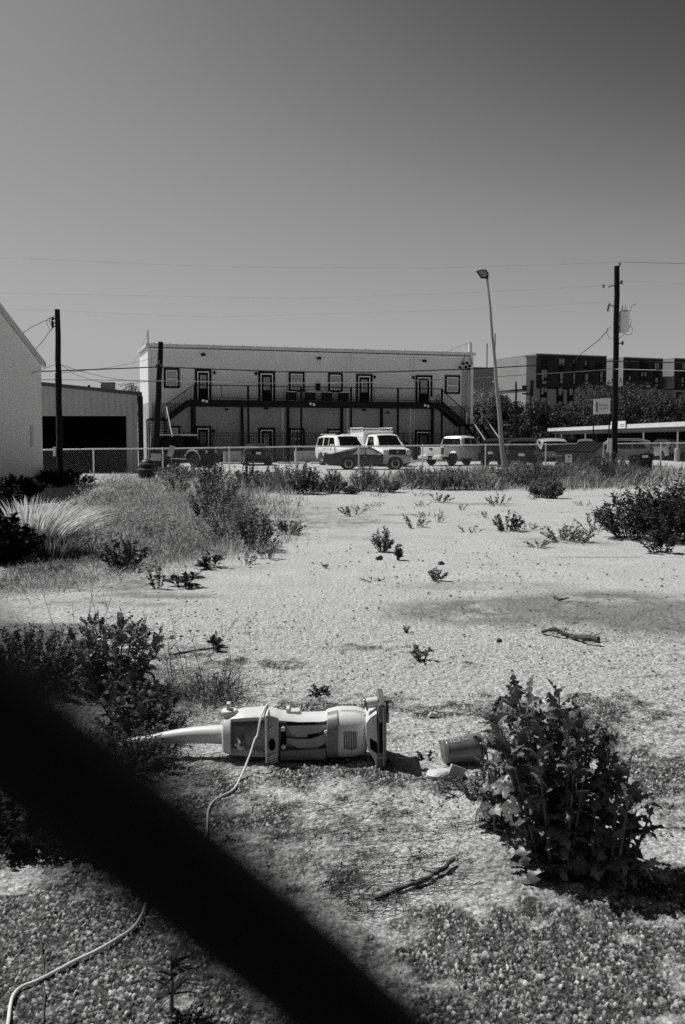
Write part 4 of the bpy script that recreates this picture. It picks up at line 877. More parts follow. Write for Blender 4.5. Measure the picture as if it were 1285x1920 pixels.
# muscle car, side on
L2 = 4.86
vehicle('muscle_car', 'two-tone old fastback coupe with grey front fender, parked side-on behind the fence', P(686.5, 826, 55.6).xy.to_3d(), hdg(3), dict(cat='car', x=(-2.43, 2.43), sill=.26, wr=.335, wheels=(-1.02, 1.56), hw=.92, paint='body_satin', glassm='window_grey', spokes=0, rimm='plastic_dark', tumble=.22, gap=.06,
    belt=[(-2.43, .62), (-2.3, .84), (-1.7, .86), (-.9, .80), (.6, .78), (1.5, .79), (2.25, .74), (2.43, .6)], roof=[(-2.43, 0), (-2.0, .84), (-1.0, 1.08), (-.55, 1.19), (.0, 1.21), (.35, 1.16), (.95, .80), (1.0, 0)],
    half=[(-2.43, .74), (-2.2, .86), (-1.2, .93), (1.5, .93), (2.2, .86), (2.43, .78)],
    side_windows=([(-.85, .12), (-.12, .1), (-.12, .82), (-.45, .82)], [(-.06, .1), (.78, .14), (.36, .82), (-.06, .82)]), front_glass=(.42, .9, .86), rear_glass=(-1.75, -.95, .75),
    parts=(('front_fender', 'body_primer', True, lambda mb, s: mb.prism([(.88, .34), (1.13, .34), (1.16, .50), (1.28, .67), (1.48, .73), (1.68, .72), (1.87, .62), (1.96, .45), (1.99, .34), (2.34, .38), (2.42, .60), (2.2, .74), (1.5, .785), (.9, .775)], .90*s, .94*s)),
           ('bumper', 'chrome', False, bx(((-2.46, 0, .56), (.1, 1.66, .15)),)), ('front_bumper', 'chrome', False, bx(((2.44, 0, .50), (.1, 1.6, .14)),)),
           ('taillight', 'tail', True, bx(((-2.44, .55, .68), (.05, .45, .1)),)), ('headlight', 'lamp', True, bx(((2.42, .62, .62), (.05, .22, .12)),)), ('door_handle', 'chrome', True, bx(((-.12, .93, .74), (.16, .03, .03)),)),
           ('side_mirror', 'chrome', True, bx(((.66, .98, .86), (.12, .12, .09)),)), ('spoiler', 'matte_black', False, bx(((-2.28, 0, .90), (.22, 1.5, .03)),)), ('grille', 'matte_black', False, bx(((2.43, 0, .62), (.03, .8, .14)),)),
           ('wheel_trim', 'chrome', True, lambda mb, s: [mb.lathe([(.2, .90*s), (.215, .925*s), (.185, .925*s)], (w, 0, .335), 'y', 24, cap=False) for w in (-1.02, 1.56)]))))

# open-topped off-roader with flat roof
vehicle('off_road_vehicle', 'black off-road vehicle with flat light roof top, parked behind the fence at left', P(347, 826, 60.5).xy.to_3d(), hdg(-33), dict(cat='car', x=(-2.1, 2.05), sill=.55, wr=.43, wheels=(-1.38, 1.35), hw=.8, paint='body_black', spokes=8, ww=.3, gap=.12, tumble=.07,
    belt=[(-2.1, 1.12), (.75, 1.14), (2.0, 1.08), (2.05, 1.0)], roof=[(-2.1, 1.80), (.3, 1.84), (.42, 1.82), (.72, 1.16), (.74, 0)], half=[(-2.1, .80), (.8, .80), (1.9, .68), (2.05, .66)],
    side_windows=([(-1.95, .08), (-1.05, .08), (-1.05, .8), (-1.95, .8)], [(-.95, .08), (-.25, .08), (-.25, .8), (-.95, .8)], [(-.18, .08), (.55, .08), (.35, .8), (-.18, .8)]), front_glass=(.45, .7, .9),
    parts=(('roof_top', 'galv', False, bx(((-.9, 0, 1.93), (2.5, 1.42, .07)),)),
           ('fender', 'body_primer', True, lambda mb, s: mb.tube([(1.35+.62*math.cos(t_), .88*s, .43+.60*math.sin(t_)) for t_ in np.linspace(.1, 2.75, 12)], .055, 6)),
           ('rear_fender', 'body_primer', True, lambda mb, s: mb.tube([(-1.38+.62*math.cos(t_), .88*s, .43+.60*math.sin(t_)) for t_ in np.linspace(.3, 2.9, 12)], .055, 6)),
           ('side_step', 'galv', True, bx(((0, .9, .50), (1.7, .14, .06)),)), ('headlight', 'lamp', True, lambda mb, s: mb.lathe([(.1, 2.04), (.1, 2.09), (.05, 2.12)], (0, .42*s, .93), 'x', 14)),
           ('grille', 'matte_black', False, bx(*[((2.06, y_, .9), (.03, .05, .24)) for y_ in np.linspace(-.26, .26, 7)])), ('front_bumper', 'matte_black', False, bx(((2.2, 0, .62), (.2, 1.5, .2)), ((2.3, 0, .72), (.06, .5, .3)))),
           ('mirror', 'matte_black', True, bx(((.62, .98, 1.2), (.1, .2, .16)),)), ('spare_wheel', 'tyre', False, lambda mb, s: mb.lathe([(.25, -2.14), (.38, -2.14), (.41, -2.25), (.38, -2.36), (.25, -2.36)], (0, 0, 1.02), 'x', 24)),
           ('turn_signal', 'lamp', True, bx(((1.75, .88, .98), (.12, .06, .07)),)))))
# low trailer body / dark mass left of it
vehicle('sport_coupe', 'dark coupe seen from behind between the off-roader and the low wall', P(480, 826, 66).xy.to_3d(), hdg(99), dict(cat='car', x=(-2.35, 2.35), sill=.24, wr=.34, wheels=(-1.35, 1.4), hw=.93, paint='body_dark', tumble=.26,
    belt=[(-2.35, .72), (-2.2, .98), (-1.4, 1.0), (1.0, .92), (2.2, .75), (2.35, .6)], roof=[(-2.35, 0), (-1.75, 1.0), (-.7, 1.36), (-.2, 1.39), (.4, 1.3), (1.15, .95), (1.16, 0)], half=[(-2.35, .82), (-2.1, .92), (-1.2, .95), (1.5, .93), (2.35, .75)],
    side_windows=([(-.9, .12), (0, .12), (0, .8), (-.55, .8)], [(.05, .12), (.85, .12), (.4, .8), (.05, .8)]), rear_glass=(-1.6, -.85, .8), front_glass=(.45, 1.05, .88),
    parts=(('spoiler', 'body_dark', False, bx(((-2.25, 0, 1.03), (.24, 1.4, .03)),)), ('taillight', 'tail', True, bx(*[((-2.36, .5+k*.12, .82), (.04, .07, .17)) for k in range(3)])), ('bumper', 'matte_black', False, bx(((-2.38, 0, .38), (.1, 1.7, .2)),)),
           ('licence_plate', 'sign', False, bx(((-2.37, 0, .80), (.02, .34, .16)),)), ('side_mirror', 'body_dark', True, bx(((.75, 1.02, .98), (.14, .18, .12)),)), ('door_handle', 'matte_black', True, bx(((-.2, .96, .82), (.16, .03, .03)),)))))
# white SUV, front three-quarter
vehicle('suv', 'white large sport utility vehicle facing the camera, behind the muscle car', P(645, 826, 64.0).xy.to_3d(), hdg(-66), dict(cat='car', x=(-2.6, 2.5), sill=.42, wr=.39, wheels=(-1.55, 1.55), hw=1.0, paint='body_white', spokes=6, tumble=.14,
    belt=[(-2.6, 1.2), (1.0, 1.2), (2.2, 1.14), (2.5, 1.0)], roof=[(-2.6, 1.3), (-2.4, 1.86), (-1.5, 1.95), (.2, 1.93), (.45, 1.88), (1.15, 1.22), (1.16, 0)], half=[(-2.6, .92), (-2.3, 1.0), (2.0, 1.0), (2.5, .9)],
    side_windows=([(-2.3, .12), (-1.35, .1), (-1.35, .8), (-2.2, .8)], [(-1.2, .1), (-.45, .1), (-.45, .8), (-1.2, .8)], [(-.35, .1), (.7, .1), (.3, .8), (-.35, .8)]), front_glass=(.5, 1.12, .93),
    parts=(('mirror', 'body_white', True, bx(((.7, 1.12, 1.28), (.14, .22, .2)),)), ('headlight', 'lamp', True, bx(((2.46, .72, .92), (.1, .3, .2)),)), ('grille', 'matte_black', False, bx(((2.5, 0, .88), (.04, 1.0, .28)),)), ('bumper', 'body_white', False, bx(((2.55, 0, .58), (.16, 1.8, .26)),)),
           ('door_handle', 'matte_black', True, bx(((-.9, 1.0, 1.08), (.16, .04, .03)), ((.1, 1.0, 1.08), (.16, .04, .03)))), ('roof_rack', 'body_white', True, bx(((-.9, .72, 2.0), (2.4, .04, .04)),)))))
# white utility van: cab with service body
vehicle('utility_van', 'white utility van with a box service body and ladder rack, facing the camera', P(716, 826, 63.5).xy.to_3d(), hdg(-72), dict(cat='van', x=(-.6, 2.75), sill=.42, wr=.38, wheels=(1.75,), hw=1.0, paint='body_white', spokes=6, tumble=.16,
    belt=[(-.6, 1.22), (1.3, 1.22), (2.4, 1.08), (2.75, .95)], roof=[(-.6, 1.98), (.6, 2.0), (.85, 1.95), (1.62, 1.24), (1.63, 0)], half=[(-.6, 1.0), (2.2, 1.0), (2.75, .9)],
    side_windows=([(-.2, .1), (1.15, .1), (.7, .8), (-.2, .8)],), front_glass=(.9, 1.58, .93),
    parts=(('mirror', 'matte_black', True, bx(((1.1, 1.2, 1.32), (.1, .26, .34)),)), ('headlight', 'lamp', True, bx(((2.74, .76, .92), (.08, .3, .22)),)), ('grille', 'matte_black', False, bx(((2.77, 0, .9), (.06, 1.12, .34)),)), ('badge', 'chrome', False, lambda mb, s: mb.lathe([(.01, 2.80), (.06, 2.80), (.05, 2.815)], (0, 0, .9), 'x', 14)),
           ('bumper', 'chrome', False, bx(((2.85, 0, .56), (.16, 1.9, .24)),)), ('service_body', 'body_white', False, bx(((-2.0, 0, 1.32), (2.7, 2.0, 1.75)), ((-2.0, 0, 2.22), (2.76, 2.06, .06)))),
           ('chassis', 'matte_black', False, bx(((-1.2, 0, .5), (3.6, 1.1, .2)),)),
           ('ladder_rack', 'galv', False, lambda mb, s: [mb.box((x_, 0, 2.38), (.05, 2.1, .05)) for x_ in (-3.1, -2.4, -1.7, -1.0)]+[mb.box((-2.0, y_, 2.42), (2.6, .05, .05)) for y_ in (-1.0, 1.0)]+[mb.box((x_, y_, 2.3), (.05, .05, .2)) for x_ in (-3.1, -1.0) for y_ in (-1., 1.)]),
           ('rear_wheel', 'tyre', True, lambda mb, s: mb.lathe([(.2, .74*s), (.36, .74*s), (.38, .8*s), (.38, .95*s), (.36, 1.0*s), (.2, 1.0*s)], (-2.1, 0, .38), 'y', 24)), ('box_door', 'white', True, bx(*[((-2.9+k*.9, 1.005, 1.3), (.8, .02, 1.2)) for k in range(3)])))))
# white pickup, rear three-quarter
pk = vehicle('pickup_truck', 'white crew cab pickup truck seen from behind its tailgate corner', P(862, 826, 65.3).xy.to_3d(), hdg(45), dict(cat='truck', x=(-.85, 2.8), sill=.45, wr=.4, wheels=(1.75,), hw=.98, paint='body_white', spokes=6, tumble=.15,
    belt=[(-.85, 1.22), (1.2, 1.2), (2.5, 1.12), (2.8, 1.0)], roof=[(-.85, 1.72), (-.7, 1.86), (.1, 1.90), (.6, 1.86), (1.35, 1.24), (1.36, 0)], half=[(-.85, .96), (2.2, .98), (2.8, .9)],
    side_windows=([(-.6, .1), (.05, .1), (.05, .8), (-.5, .8)], [(.15, .1), (.95, .1), (.55, .8), (.15, .8)]), front_glass=(.65, 1.3, .93), flat_glass=(('rear_window', -.875, .78, .68, 1.27, 1.74, .03, -.012),),
    parts=(('bed', 'body_white', False, lambda mb, s: [mb.prism([(-2.85, .58), (-2.32, .58), (-2.30, .66), (-2.18, .85), (-1.95, .95), (-1.72, .95), (-1.49, .85), (-1.37, .66), (-1.35, .46), (-.88, .46), (-.88, 1.2), (-2.85, 1.2)], y0, y1) for y0, y1 in ((-.96, -.88), (.88, .96))]+[mb.box((-1.86, 0, .80), (1.95, 1.76, .05)), mb.box((-.9, 0, .98), (.04, 1.76, .42))]),
           ('tailgate', 'body_white', False, bx(((-2.87, 0, .91), (.07, 1.7, .56)),)), ('tailgate_handle', 'matte_black', False, bx(((-2.91, 0, 1.08), (.02, .28, .1)),)), ('taillight', 'tail', True, bx(((-2.865, .9, .95), (.09, .16, .42)),)),
           ('bumper', 'body_white', False, bx(((-2.98, .62, .52), (.2, .62, .22)), ((-2.98, -.62, .52), (.2, .62, .22)), ((-2.94, 0, .5), (.14, .7, .14)))), ('licence_plate', 'plastic_dark', False, bx(((-3.02, 0, .55), (.02, .36, .18)),)),
           ('bed_liner', 'matte_black', False, bx(((-1.86, .92, 1.215), (1.95, .1, .03)), ((-1.86, -.92, 1.215), (1.95, .1, .03)))), ('chassis', 'matte_black', False, bx(((-1.2, 0, .52), (3.2, 1.0, .2)),)), ('mirror', 'matte_black', True, bx(((1.0, 1.14, 1.32), (.12, .24, .24)),)),
           ('door_handle', 'body_grey', True, bx(((-.45, .985, 1.06), (.18, .04, .04)), ((.35, .985, 1.06), (.18, .04, .04)))))))
for sg_ in (-1, 1):
    mb = MB(); wr_ = .4; mb.lathe([(wr_*.62, -.12), (wr_*.93, -.12), (wr_, -.08), (wr_, .08), (wr_*.93, .12), (wr_*.62, .12)], (0,0,0), 'y', 28); wh = mb.build('wheel', M['tyre'], pk, smooth=True, loc=(-1.83, sg_*.84, .4)); o_ = sg_*.11
    mb = MB(); rr_ = .25; mb.lathe([(rr_*.84, o_-.05*sg_), (rr_*1.03, o_-.05*sg_), (rr_*1.03, o_+.012*sg_), (rr_*.9, o_+.012*sg_), (rr_*.84, o_-.02*sg_)], (0,0,0), 'y', 24, cap=False)
    for k in range(6): t_ = k*math.pi/3; mb.bar((0, o_-.01*sg_, 0), (rr_*.9*math.cos(t_), o_-.01*sg_, rr_*.9*math.sin(t_)), .07, .02, up=(0, 1, 0))
    mb.build('rim', M['rim'], wh)
# dark wagon beside the pickup
def suv_spec(paint, **k):
    d = dict(cat='car', x=(-2.35, 2.3), sill=.36, wr=.36, wheels=(-1.4, 1.4), hw=.93, paint=paint, spokes=5, tumble=.17,
        belt=[(-2.35, .95), (-2.25, 1.06), (1.0, 1.04), (2.0, .98), (2.3, .8)], roof=[(-2.35, 1.1), (-2.2, 1.55), (-1.6, 1.70), (-.1, 1.73), (.3, 1.66), (1.1, 1.08), (1.11, 0)], half=[(-2.35, .86), (-2.0, .94), (1.8, .94), (2.3, .78)],
        side_windows=([(-2.0, .15), (-1.2, .1), (-1.2, .8), (-1.75, .75)], [(-1.1, .1), (-.3, .1), (-.3, .8), (-1.1, .8)], [(-.2, .1), (.7, .12), (.3, .8), (-.2, .8)]), front_glass=(.38, 1.05, .9), flat_glass=(('rear_window', -2.30, .7, .62, 1.12, 1.5, .09, -.03),),
        parts=(('taillight', 'tail', True, bx(((-2.33, .76, .98), (.08, .2, .26)),)), ('headlight', 'lamp', True, bx(((2.22, .66, .82), (.1, .3, .16)),)), ('bumper', 'matte_black', False, bx(((-2.4, 0, .5), (.14, 1.6, .22)),)), ('side_mirror', 'matte_black', True, bx(((.75, 1.03, 1.12), (.14, .18, .14)),)),
               ('licence_plate', 'sign', False, bx(((-2.39, 0, .82), (.03, .34, .15)),)), ('roof_rail', 'matte_black', True, bx(((-.8, .66, 1.755), (1.7, .04, .04)),)), ('door_handle', 'chrome', True, bx(((-.9, .95, .94), (.16, .03, .03)), ((.0, .95, .94), (.16, .03, .03))))))
    d.update(k); return d
vehicle('wagon', 'black sport utility vehicle between the white pickup and the floodlight pole', P(946, 826, 64.5).xy.to_3d(), hdg(60), suv_spec('body_black'))
vehicle('wagon', 'dark sport utility vehicle with a grey fender, right behind the floodlight pole foot', P(984, 826, 57).xy.to_3d(), hdg(76), suv_spec('body_dark'))
vehicle('hatchback', 'silver hatchback seen from behind, left of the dumpster', P(1031, 826, 60).xy.to_3d(), hdg(86), suv_spec('body_silver', flat_glass=(('rear_window', -2.37, .8, .66, .98, 1.52, .12, -.02),)))
vehicle('wagon', 'grey sport utility vehicle side-on behind the tall utility pole', P(1152, 826, 63).xy.to_3d(), hdg(160), suv_spec('body_grey'))
vehicle('van', 'silver vehicle parked beneath the carport between two posts', P(1246, 826, 82).xy.to_3d(), hdg(100), suv_spec('body_silver'))
vehicle('saloon_car', 'dark car in the shade under the left part of the carport', P(1100, 826, 92).xy.to_3d(), hdg(75), suv_spec('body_grey'))

# dumpster
dl = P(1087, 826, 49.5); dl.z = 0
r = thing('dumpster', 'dark steel dumpster with sloping ribbed lids and a square white notice', 'dumpster', dl, R(-33))
m = MB(); m.add([(-.92, -.6, .1), (.92, -.6, .1), (.92, .6, .1), (-.92, .6, .1), (-.98, -.68, 1.0), (.98, -.68, 1.0), (.98, .68, 1.38), (-.98, .68, 1.38)], [(0,3,2,1), (4,5,6,7), (0,1,5,4), (1,2,6,5), (2,3,7,6), (3,0,4,7)]); m.build('bin', M['dump'], r, bevel=.015)
m = MB()
for x_ in (-.5, 0, .5): m.bar((x_, -.63, .12), (x_, -.70, .96), .06, .06)
m.box((0, -.70, .98), (2.02, .06, .09)); m.build('rib', M['dump'], r); m = MB(); m.box((-1.02, 0, .7), (.1, 1.0, .16)); m.build('lift_pocket', M['dump'], r); m = MB(); m.box((1.02, 0, .7), (.1, 1.0, .16)); m.build('lift_pocket', M['dump'], r)
for sx in (-.5, .5):
    m = MB(); m.add([(sx-.48, -.74, 1.03), (sx+.48, -.74, 1.03), (sx+.48, .68, 1.44), (sx-.48, .68, 1.44)]+[(sx-.48, -.74, 1.07), (sx+.48, -.74, 1.07), (sx+.48, .68, 1.48), (sx-.48, .68, 1.48)], [(0,3,2,1), (4,5,6,7), (0,1,5,4), (1,2,6,5), (2,3,7,6), (3,0,4,7)])
    for k in range(6): x_ = sx-.4+k*.16; m.bar((x_, -.72, 1.09), (x_, .66, 1.50), .045, .03)
    m.build('lid', M['plastic_dark'], r)
m = MB(); m.box((-.28, -.715, .72), (.36, .01, .40)); sgp = m.build('notice', M['sign'], r); m = MB(); m.box((-.28, -.722, .8), (.1, .006, .12)); m.box((-.2, -.722, .8), (.03, .006, .12)); m.box((-.28, -.722, .64), (.2, .006, .03)); m.build('notice_print', M['print'], sgp)
m = MB(); m.box((-.75, -.715, .85), (.3, .01, .09)); m.build('sticker', M['curtain'], r)
for sx in (-.8, .8):
    for sy in (-.45, .45): m = MB(); m.cyl((sx, sy-.04, .06), (sx, sy+.04, .06), .075, n=10); m.build('caster', M['tyre'], r)
# wheelie bin
wb = P(1208, 826, 47.0); wb.z = 0
r = thing('trash_bin', 'black upright wheeled trash bin standing in the weeds right of the tall pole', 'bin', wb, R(8))
m = MB(); m.add([(-.26, -.27, .04), (.26, -.27, .04), (.26, .25, .04), (-.26, .25, .04), (-.34, -.34, .9), (.34, -.34, .9), (.34, .32, .9), (-.34, .32, .9)], [(0,3,2,1), (4,5,6,7), (0,1,5,4), (1,2,6,5), (2,3,7,6), (3,0,4,7)]); m.build('bin_body', M['plastic_dark'], r, bevel=.03)
m = MB(); m.prism([(-.37, .9), (.37, .9), (.35, .96), (.15, 1.01), (-.15, 1.01), (-.35, .96)], -.38, .36); m.build('lid', M['plastic_dark'], r, bevel=.015); m = MB(); m.box((-.1, -.37, .86), (.3, .03, .12)); m.build('label_plate', M['galv'], r)
for s_ in (-.3, .3): m = MB(); m.cyl((s_-.03, .28, .12), (s_+.03, .28, .12), .12, n=14); m.build('wheel', M['tyre'], r)
# striped rubber barrel by the short pole
bb = P(275, 826, 42.0); bb.z = 0
r = thing('rubber_drum', 'dark ringed rubber drum standing in front of the fence, left of the short pole', 'drum', bb)
m = MB(); m.lathe([(.33, 0), (.36, .15), (.37, .35), (.35, .5), (.33, .6), (.27, .72), (.16, .8), (.03, .83)], n=22); m.build('body', M['plastic_dark'], r, smooth=True)
m = MB(); m.lathe([(.36, .36), (.39, .38), (.39, .41), (.35, .43)], n=22); m.build('band', M['galv_dark'], r, smooth=True); m = MB(); m.lathe([(.32, .58), (.345, .60), (.335, .63), (.3, .64)], n=22); m.build('band', M['galv_dark'], r, smooth=True)
# papers hung on the fence
def fence_at(px): k = (px-80)/1205; return ry_(px)
for px, py, w_, h_, rot, lb in ((288.5, 857, .24, .32, 0, 'left one of two small grey notices side by side on the fence'), (297.5, 857, .24, .32, 0, 'right one of two small grey notices side by side on the fence'), (321, 846, .26, .5, R(16), 'tilted tall pale notice hanging on the fence in front of the off-roader')):
    q = P(px, py, fence_at(px)-.05); m = MB(); m.box((0, 0, 0), (w_, .008, h_), Matrix.Rotation(rot, 3, 'Y')); tag(m.build('notice', M['paper'], loc=q), lb, 'notice', 'notices on the fence')
q = P(657.5, 813, 69); m = MB(); m.box((0, 0, 0), (.42, .05, .5)); m.box((0, .05, -.8), (.05, .05, 2.3)); tag(m.build('small_sign', M['curtain'], loc=q), 'small pale square sign between the two white vehicles', 'sign')
# ------------------------------------------------------------------ upright vacuum cleaner lying on its back
vc = G(560, 1436); vc = Vector((P(415, 1400, vc.y+.14).x, vc.y+.14, 0)); VY = vc.y
vac = thing('upright_vacuum_cleaner', 'broken cream upright vacuum cleaner lying on the ground with its dust bay open', 'vacuum cleaner', vc)
def vx(px): return P(px, 1390, VY-.10).x-vc.x          # picture x on the near flank
def vz(py): return P(560, py, VY-.10).z
# profile of the lying body: stations (px, top z, bottom z, half depth)
ST_ = [(414, .185, .045, .055), (418, .215, .03, .085), (432, .235, .02, .105), (455, .245, .015, .118), (480, .25, .012, .122), (500, .25, .01, .125), (503, .25, .01, .125), (522, .235, .012, .122), (526, .232, .012, .122), (560, .222, .014, .118), (600, .224, .014, .118), (610, .228, .013, .119), (614, .238, .012, .122), (632, .25, .012, .127), (640, .253, .012, .128), (665, .252, .015, .126), (680, .243, .022, .118), (688, .225, .04, .100), (691, .19, .07, .07)]
def body_sec(px, n=40):
    zt = interp(px, [(a, b) for a, b, c, d in ST_]); zb = interp(px, [(a, c) for a, b, c, d in ST_]); hd = interp(px, [(a, d) for a, b, c, d in ST_]); cz = (zt+zb)/2; hz = (zt-zb)/2; out = []
    for j in range(n):
        t = 2*math.pi*j/n; c, s = math.cos(t), math.sin(t); e = .72      # t=0 faces the camera (-y), t=90 up
        out.append((-hd*math.copysign(abs(c)**e, c), cz+hz*math.copysign(abs(s)**e, s), cz))
    return out
def recess(px, t):                    # how far the shell is sunk there (0 none): dust bay, and the motor bay near the handle
    a = math.degrees(t); a = a-360 if a > 180 else a
    if 523 < px < 613 and -52 < a < 50: return .52
    if 432 < px < 497 and -52 < a < 46: return .42
    return 0
pxs_ = sorted(set([a for a, *_ in ST_]+[431.5, 432.5, 440, 450, 460, 470, 490, 496.5, 497.5, 522.5, 523.5, 535, 548, 572, 585, 612.5, 613.5, 620, 626, 650, 657, 672]))
NV = 72; V = []; F = []
for px in pxs_:
    for j, (y_, z_, cz) in enumerate(body_sec(px, NV)):
        t = 2*math.pi*j/NV; q = recess(px, t); sc_ = 1-q
        V.append((vx(px), y_*sc_, cz+(z_-cz)*(1-q*.55) if q else z_))
for i in range(len(pxs_)-1):
    for j in range(NV): F.append((i*NV+j, i*NV+(j+1) % NV, (i+1)*NV+(j+1) % NV, (i+1)*NV+j))
F += [list(range(NV)), [(len(pxs_)-1)*NV+j for j in range(NV)][::-1]]
def isrec(f_): return all(recess(pxs_[k_//NV], 2*math.pi*(k_ % NV)/NV) > 0 for k_ in f_) if len(f_) == 4 else False
FO = [f_ for f_ in F if not isrec(f_)]; FM = [f_ for f_ in F if isrec(f_) and pxs_[f_[0]//NV] < 500]; FB = [f_ for f_ in F if isrec(f_) and pxs_[f_[0]//NV] > 500]
mesh('body', V, FO, M['vac'], vac, smooth=True, sharp=32, norm=False); mesh('motor_bay', V, FM, M['vac_smoke'], vac, norm=False); mesh('dust_bay', V, FB, M['vac_mid'], vac, norm=False)
def patch(px0, px1, a0, a1, out, nx=14, na=14, sunk=False):       # a shell patch following the body, angles in degrees from the camera side
    V = []; F = []
    for lay in (0, 1):
        for i in range(nx+1):
            px = px0+(px1-px0)*i/nx; zt = interp(px, [(a, b) for a, b, c, d in ST_]); zb = interp(px, [(a, c) for a, b, c, d in ST_]); hd = interp(px, [(a, d) for a, b, c, d in ST_]); cz = (zt+zb)/2; hz = (zt-zb)/2
            if sunk: hd *= .48+.02; hz *= .70
            for j in range(na+1):
                t = R(a0+(a1-a0)*j/na); c, s = math.cos(t), math.sin(t); e = .72; o = out-.004*lay
                V.append((vx(px), -(hd+o)*math.copysign(abs(c)**e, c), cz+(hz+o)*math.copysign(abs(s)**e, s)))
    k = (nx+1)*(na+1)
    for i in range(nx):
        for j in range(na):
            a = i*(na+1)+j; F.append((a, a+1, a+na+2, a+na+1)); F.append((a+k, a+k+na+1, a+k+na+2, a+k+1))
    for i in range(nx): a = i*(na+1); F.append((a, a+na+1, a+na+1+k, a+k)); a += na; F.append((a, a+k, a+na+1+k, a+na+1))
    for j in range(na): a = j; F.append((a, a+k, a+1+k, a+1)); a = nx*(na+1)+j; F.append((a, a+1, a+1+k, a+k))
    return V, F
mesh('collar', *patch(614, 634, -62, 78, .005), M['vac_grey'], vac, smooth=True)
# flared plate with a round hole on the handle side of the dust bay
m = MB(); zc = .125
def vpt(px, y_, z_): return (vx(px), y_, z_)
pl_ = []
for (px, z_) in ((500, .235), (506, .250), (523, .236), (523, .045), (512, .028), (500, -.0+.012)): pl_.append((vx(px), z_))
m.prism(pl_, -.128, -.118); m.build('bay_plate', M['vac_mid'], vac, bevel=.004)
m = MB(); m.prism([(vx(499), .252), (vx(503), .256), (vx(503), .004), (vx(499), .008)], -.145, -.02); m.build('flange', M['vac'], vac, bevel=.004)
m = MB(); m.lathe([(.001, -.131), (.0200, -.131), (.0200, -.1295), (.001, -.1295)], (0, 0, 0), 'y', 24); m.V = [Vector((v.x*.85+vx(511), v.y, v.z*1.55+vz(1393))) for v in m.V]; m.build('hose_port', M['dark'], vac)
m = MB()
for k in range(4):
    z0_ = vz(1412+k*4.5); m.bar(vpt(504, -.134, z0_-.012), vpt(522, -.134, z0_+.008), .006, .006)
for k in range(2): z0_ = vz(1364+k*6); m.bar(vpt(504, -.134, z0_-.006), vpt(514, -.134, z0_+.012), .006, .006)
m.build('rib_panel', M['vac'], vac)
# inside of the dust bay
yi = -.066
m = MB(); m.prism([(vx(535), vz(1362)), (vx(613), vz(1360)), (vx(613), vz(1366)), (vx(595), vz(1378)), (vx(583), vz(1383)), (vx(558), vz(1384)), (vx(545), vz(1376))], yi-.022, yi); m.build('inner_cover', M['vac_mid'], vac, bevel=.004)
m = MB(); m.prism([(vx(537), vz(1385)), (vx(556), vz(1388)), (vx(583), vz(1387)), (vx(613), vz(1377)), (vx(613), vz(1393)), (vx(595), vz(1405)), (vx(560), vz(1405)), (vx(537), vz(1395))], yi-.018, yi); m.build('inner_cover', M['vac_mid'], vac, bevel=.004)
m = MB(); m.prism([(vx(525), vz(1408)), (vx(612), vz(1404)), (vx(612), vz(1424)), (vx(525), vz(1425))], yi-.035, yi-.01); m.build('inner_tray', M['vac_grey'], vac, bevel=.004)
m = MB(); m.prism([(vx(576), vz(1379.5)), (vx(598), vz(1375.5)), (vx(598), vz(1380)), (vx(578), vz(1385))], yi-.026, yi-.02); m.prism([(vx(527), vz(1372)), (vx(536), vz(1372)), (vx(536), vz(1399)), (vx(527), vz(1399))], yi-.03, yi-.02); m.prism([(vx(537), vz(1356.5)), (vx(592), vz(1355)), (vx(592), vz(1359)), (vx(537), vz(1360.5))], yi-.024, yi-.018); m.build('dark_slot', M['dark'], vac)
m = MB()
for px, py in ((531, 1367), (532, 1400), (612, 1373)): m.lathe([(.011, yi-.045), (.013, yi-.02), (.013, yi)], (vx(px), 0, vz(py)), 'y', 12)
m.build('peg', M['vac'], vac)
# motor bay: cone, hook
m = MB(); m.lathe([(.035, vx(455)), (.060, vx(460)), (.072, vx(478)), (.080, vx(496.5)), (.05, vx(497))], (0, -.038, .120), 'x', 24); m.build('motor_housing', M['vac_grey'], vac, smooth=True)
m = MB(); m.tube([vpt(446, -.105, vz(1384)), vpt(450, -.118, vz(1390)), vpt(447, -.12, vz(1397)), vpt(442, -.112, vz(1394))], .0065, 8); m.tube([vpt(447, -.12, vz(1397)), vpt(452, -.11, vz(1403)), vpt(456, -.085, vz(1403))], .008, 8); m.build('cord_hook', M['vac'], vac, smooth=True)
m = MB()
for k in range(6):
    px = 645+k*4.3; zt_s = vz(1368+abs(k-2.5)*.6); zb_s = vz(1404-abs(k-2.5)*1.2); m.prism([(vx(px)+.0, zt_s), (vx(px)+.004, zt_s), (vx(px)+.0055, zb_s), (vx(px)+.0015, zb_s)], -.1295, -.118)
m.build('vent_slot', M['dark'], vac)
m = MB(); m.tube([(vx(638), -.05, .2535), (vx(665), -.052, .2535), (vx(684), -.05, .243)], .0015, 5); m.tube([(vx(628), -.1, .21), (vx(665), -.103, .2), (vx(688), -.09, .185)], .0013, 5); m.build('seam', M['vac_grey'], vac)
# knob and cord clip on top
m = MB(); m.lathe([(.042, 0), (.044, .022), (.036, .03)], (vx(428), -.02, .222), n=20); m.V = [v for v in m.V]; m.box((vx(426), -.02, .268), (.018, .05, .036)); m.build('cord_knob', M['vac'], vac, bevel=.005)
m = MB(); m.prism([(vx(535), .215), (vx(566), .215), (vx(560), .238), (vx(543), .236), (vx(541), .25), (vx(535), .25)], -.01, .06); m.build('latch', M['vac'], vac, bevel=.003)
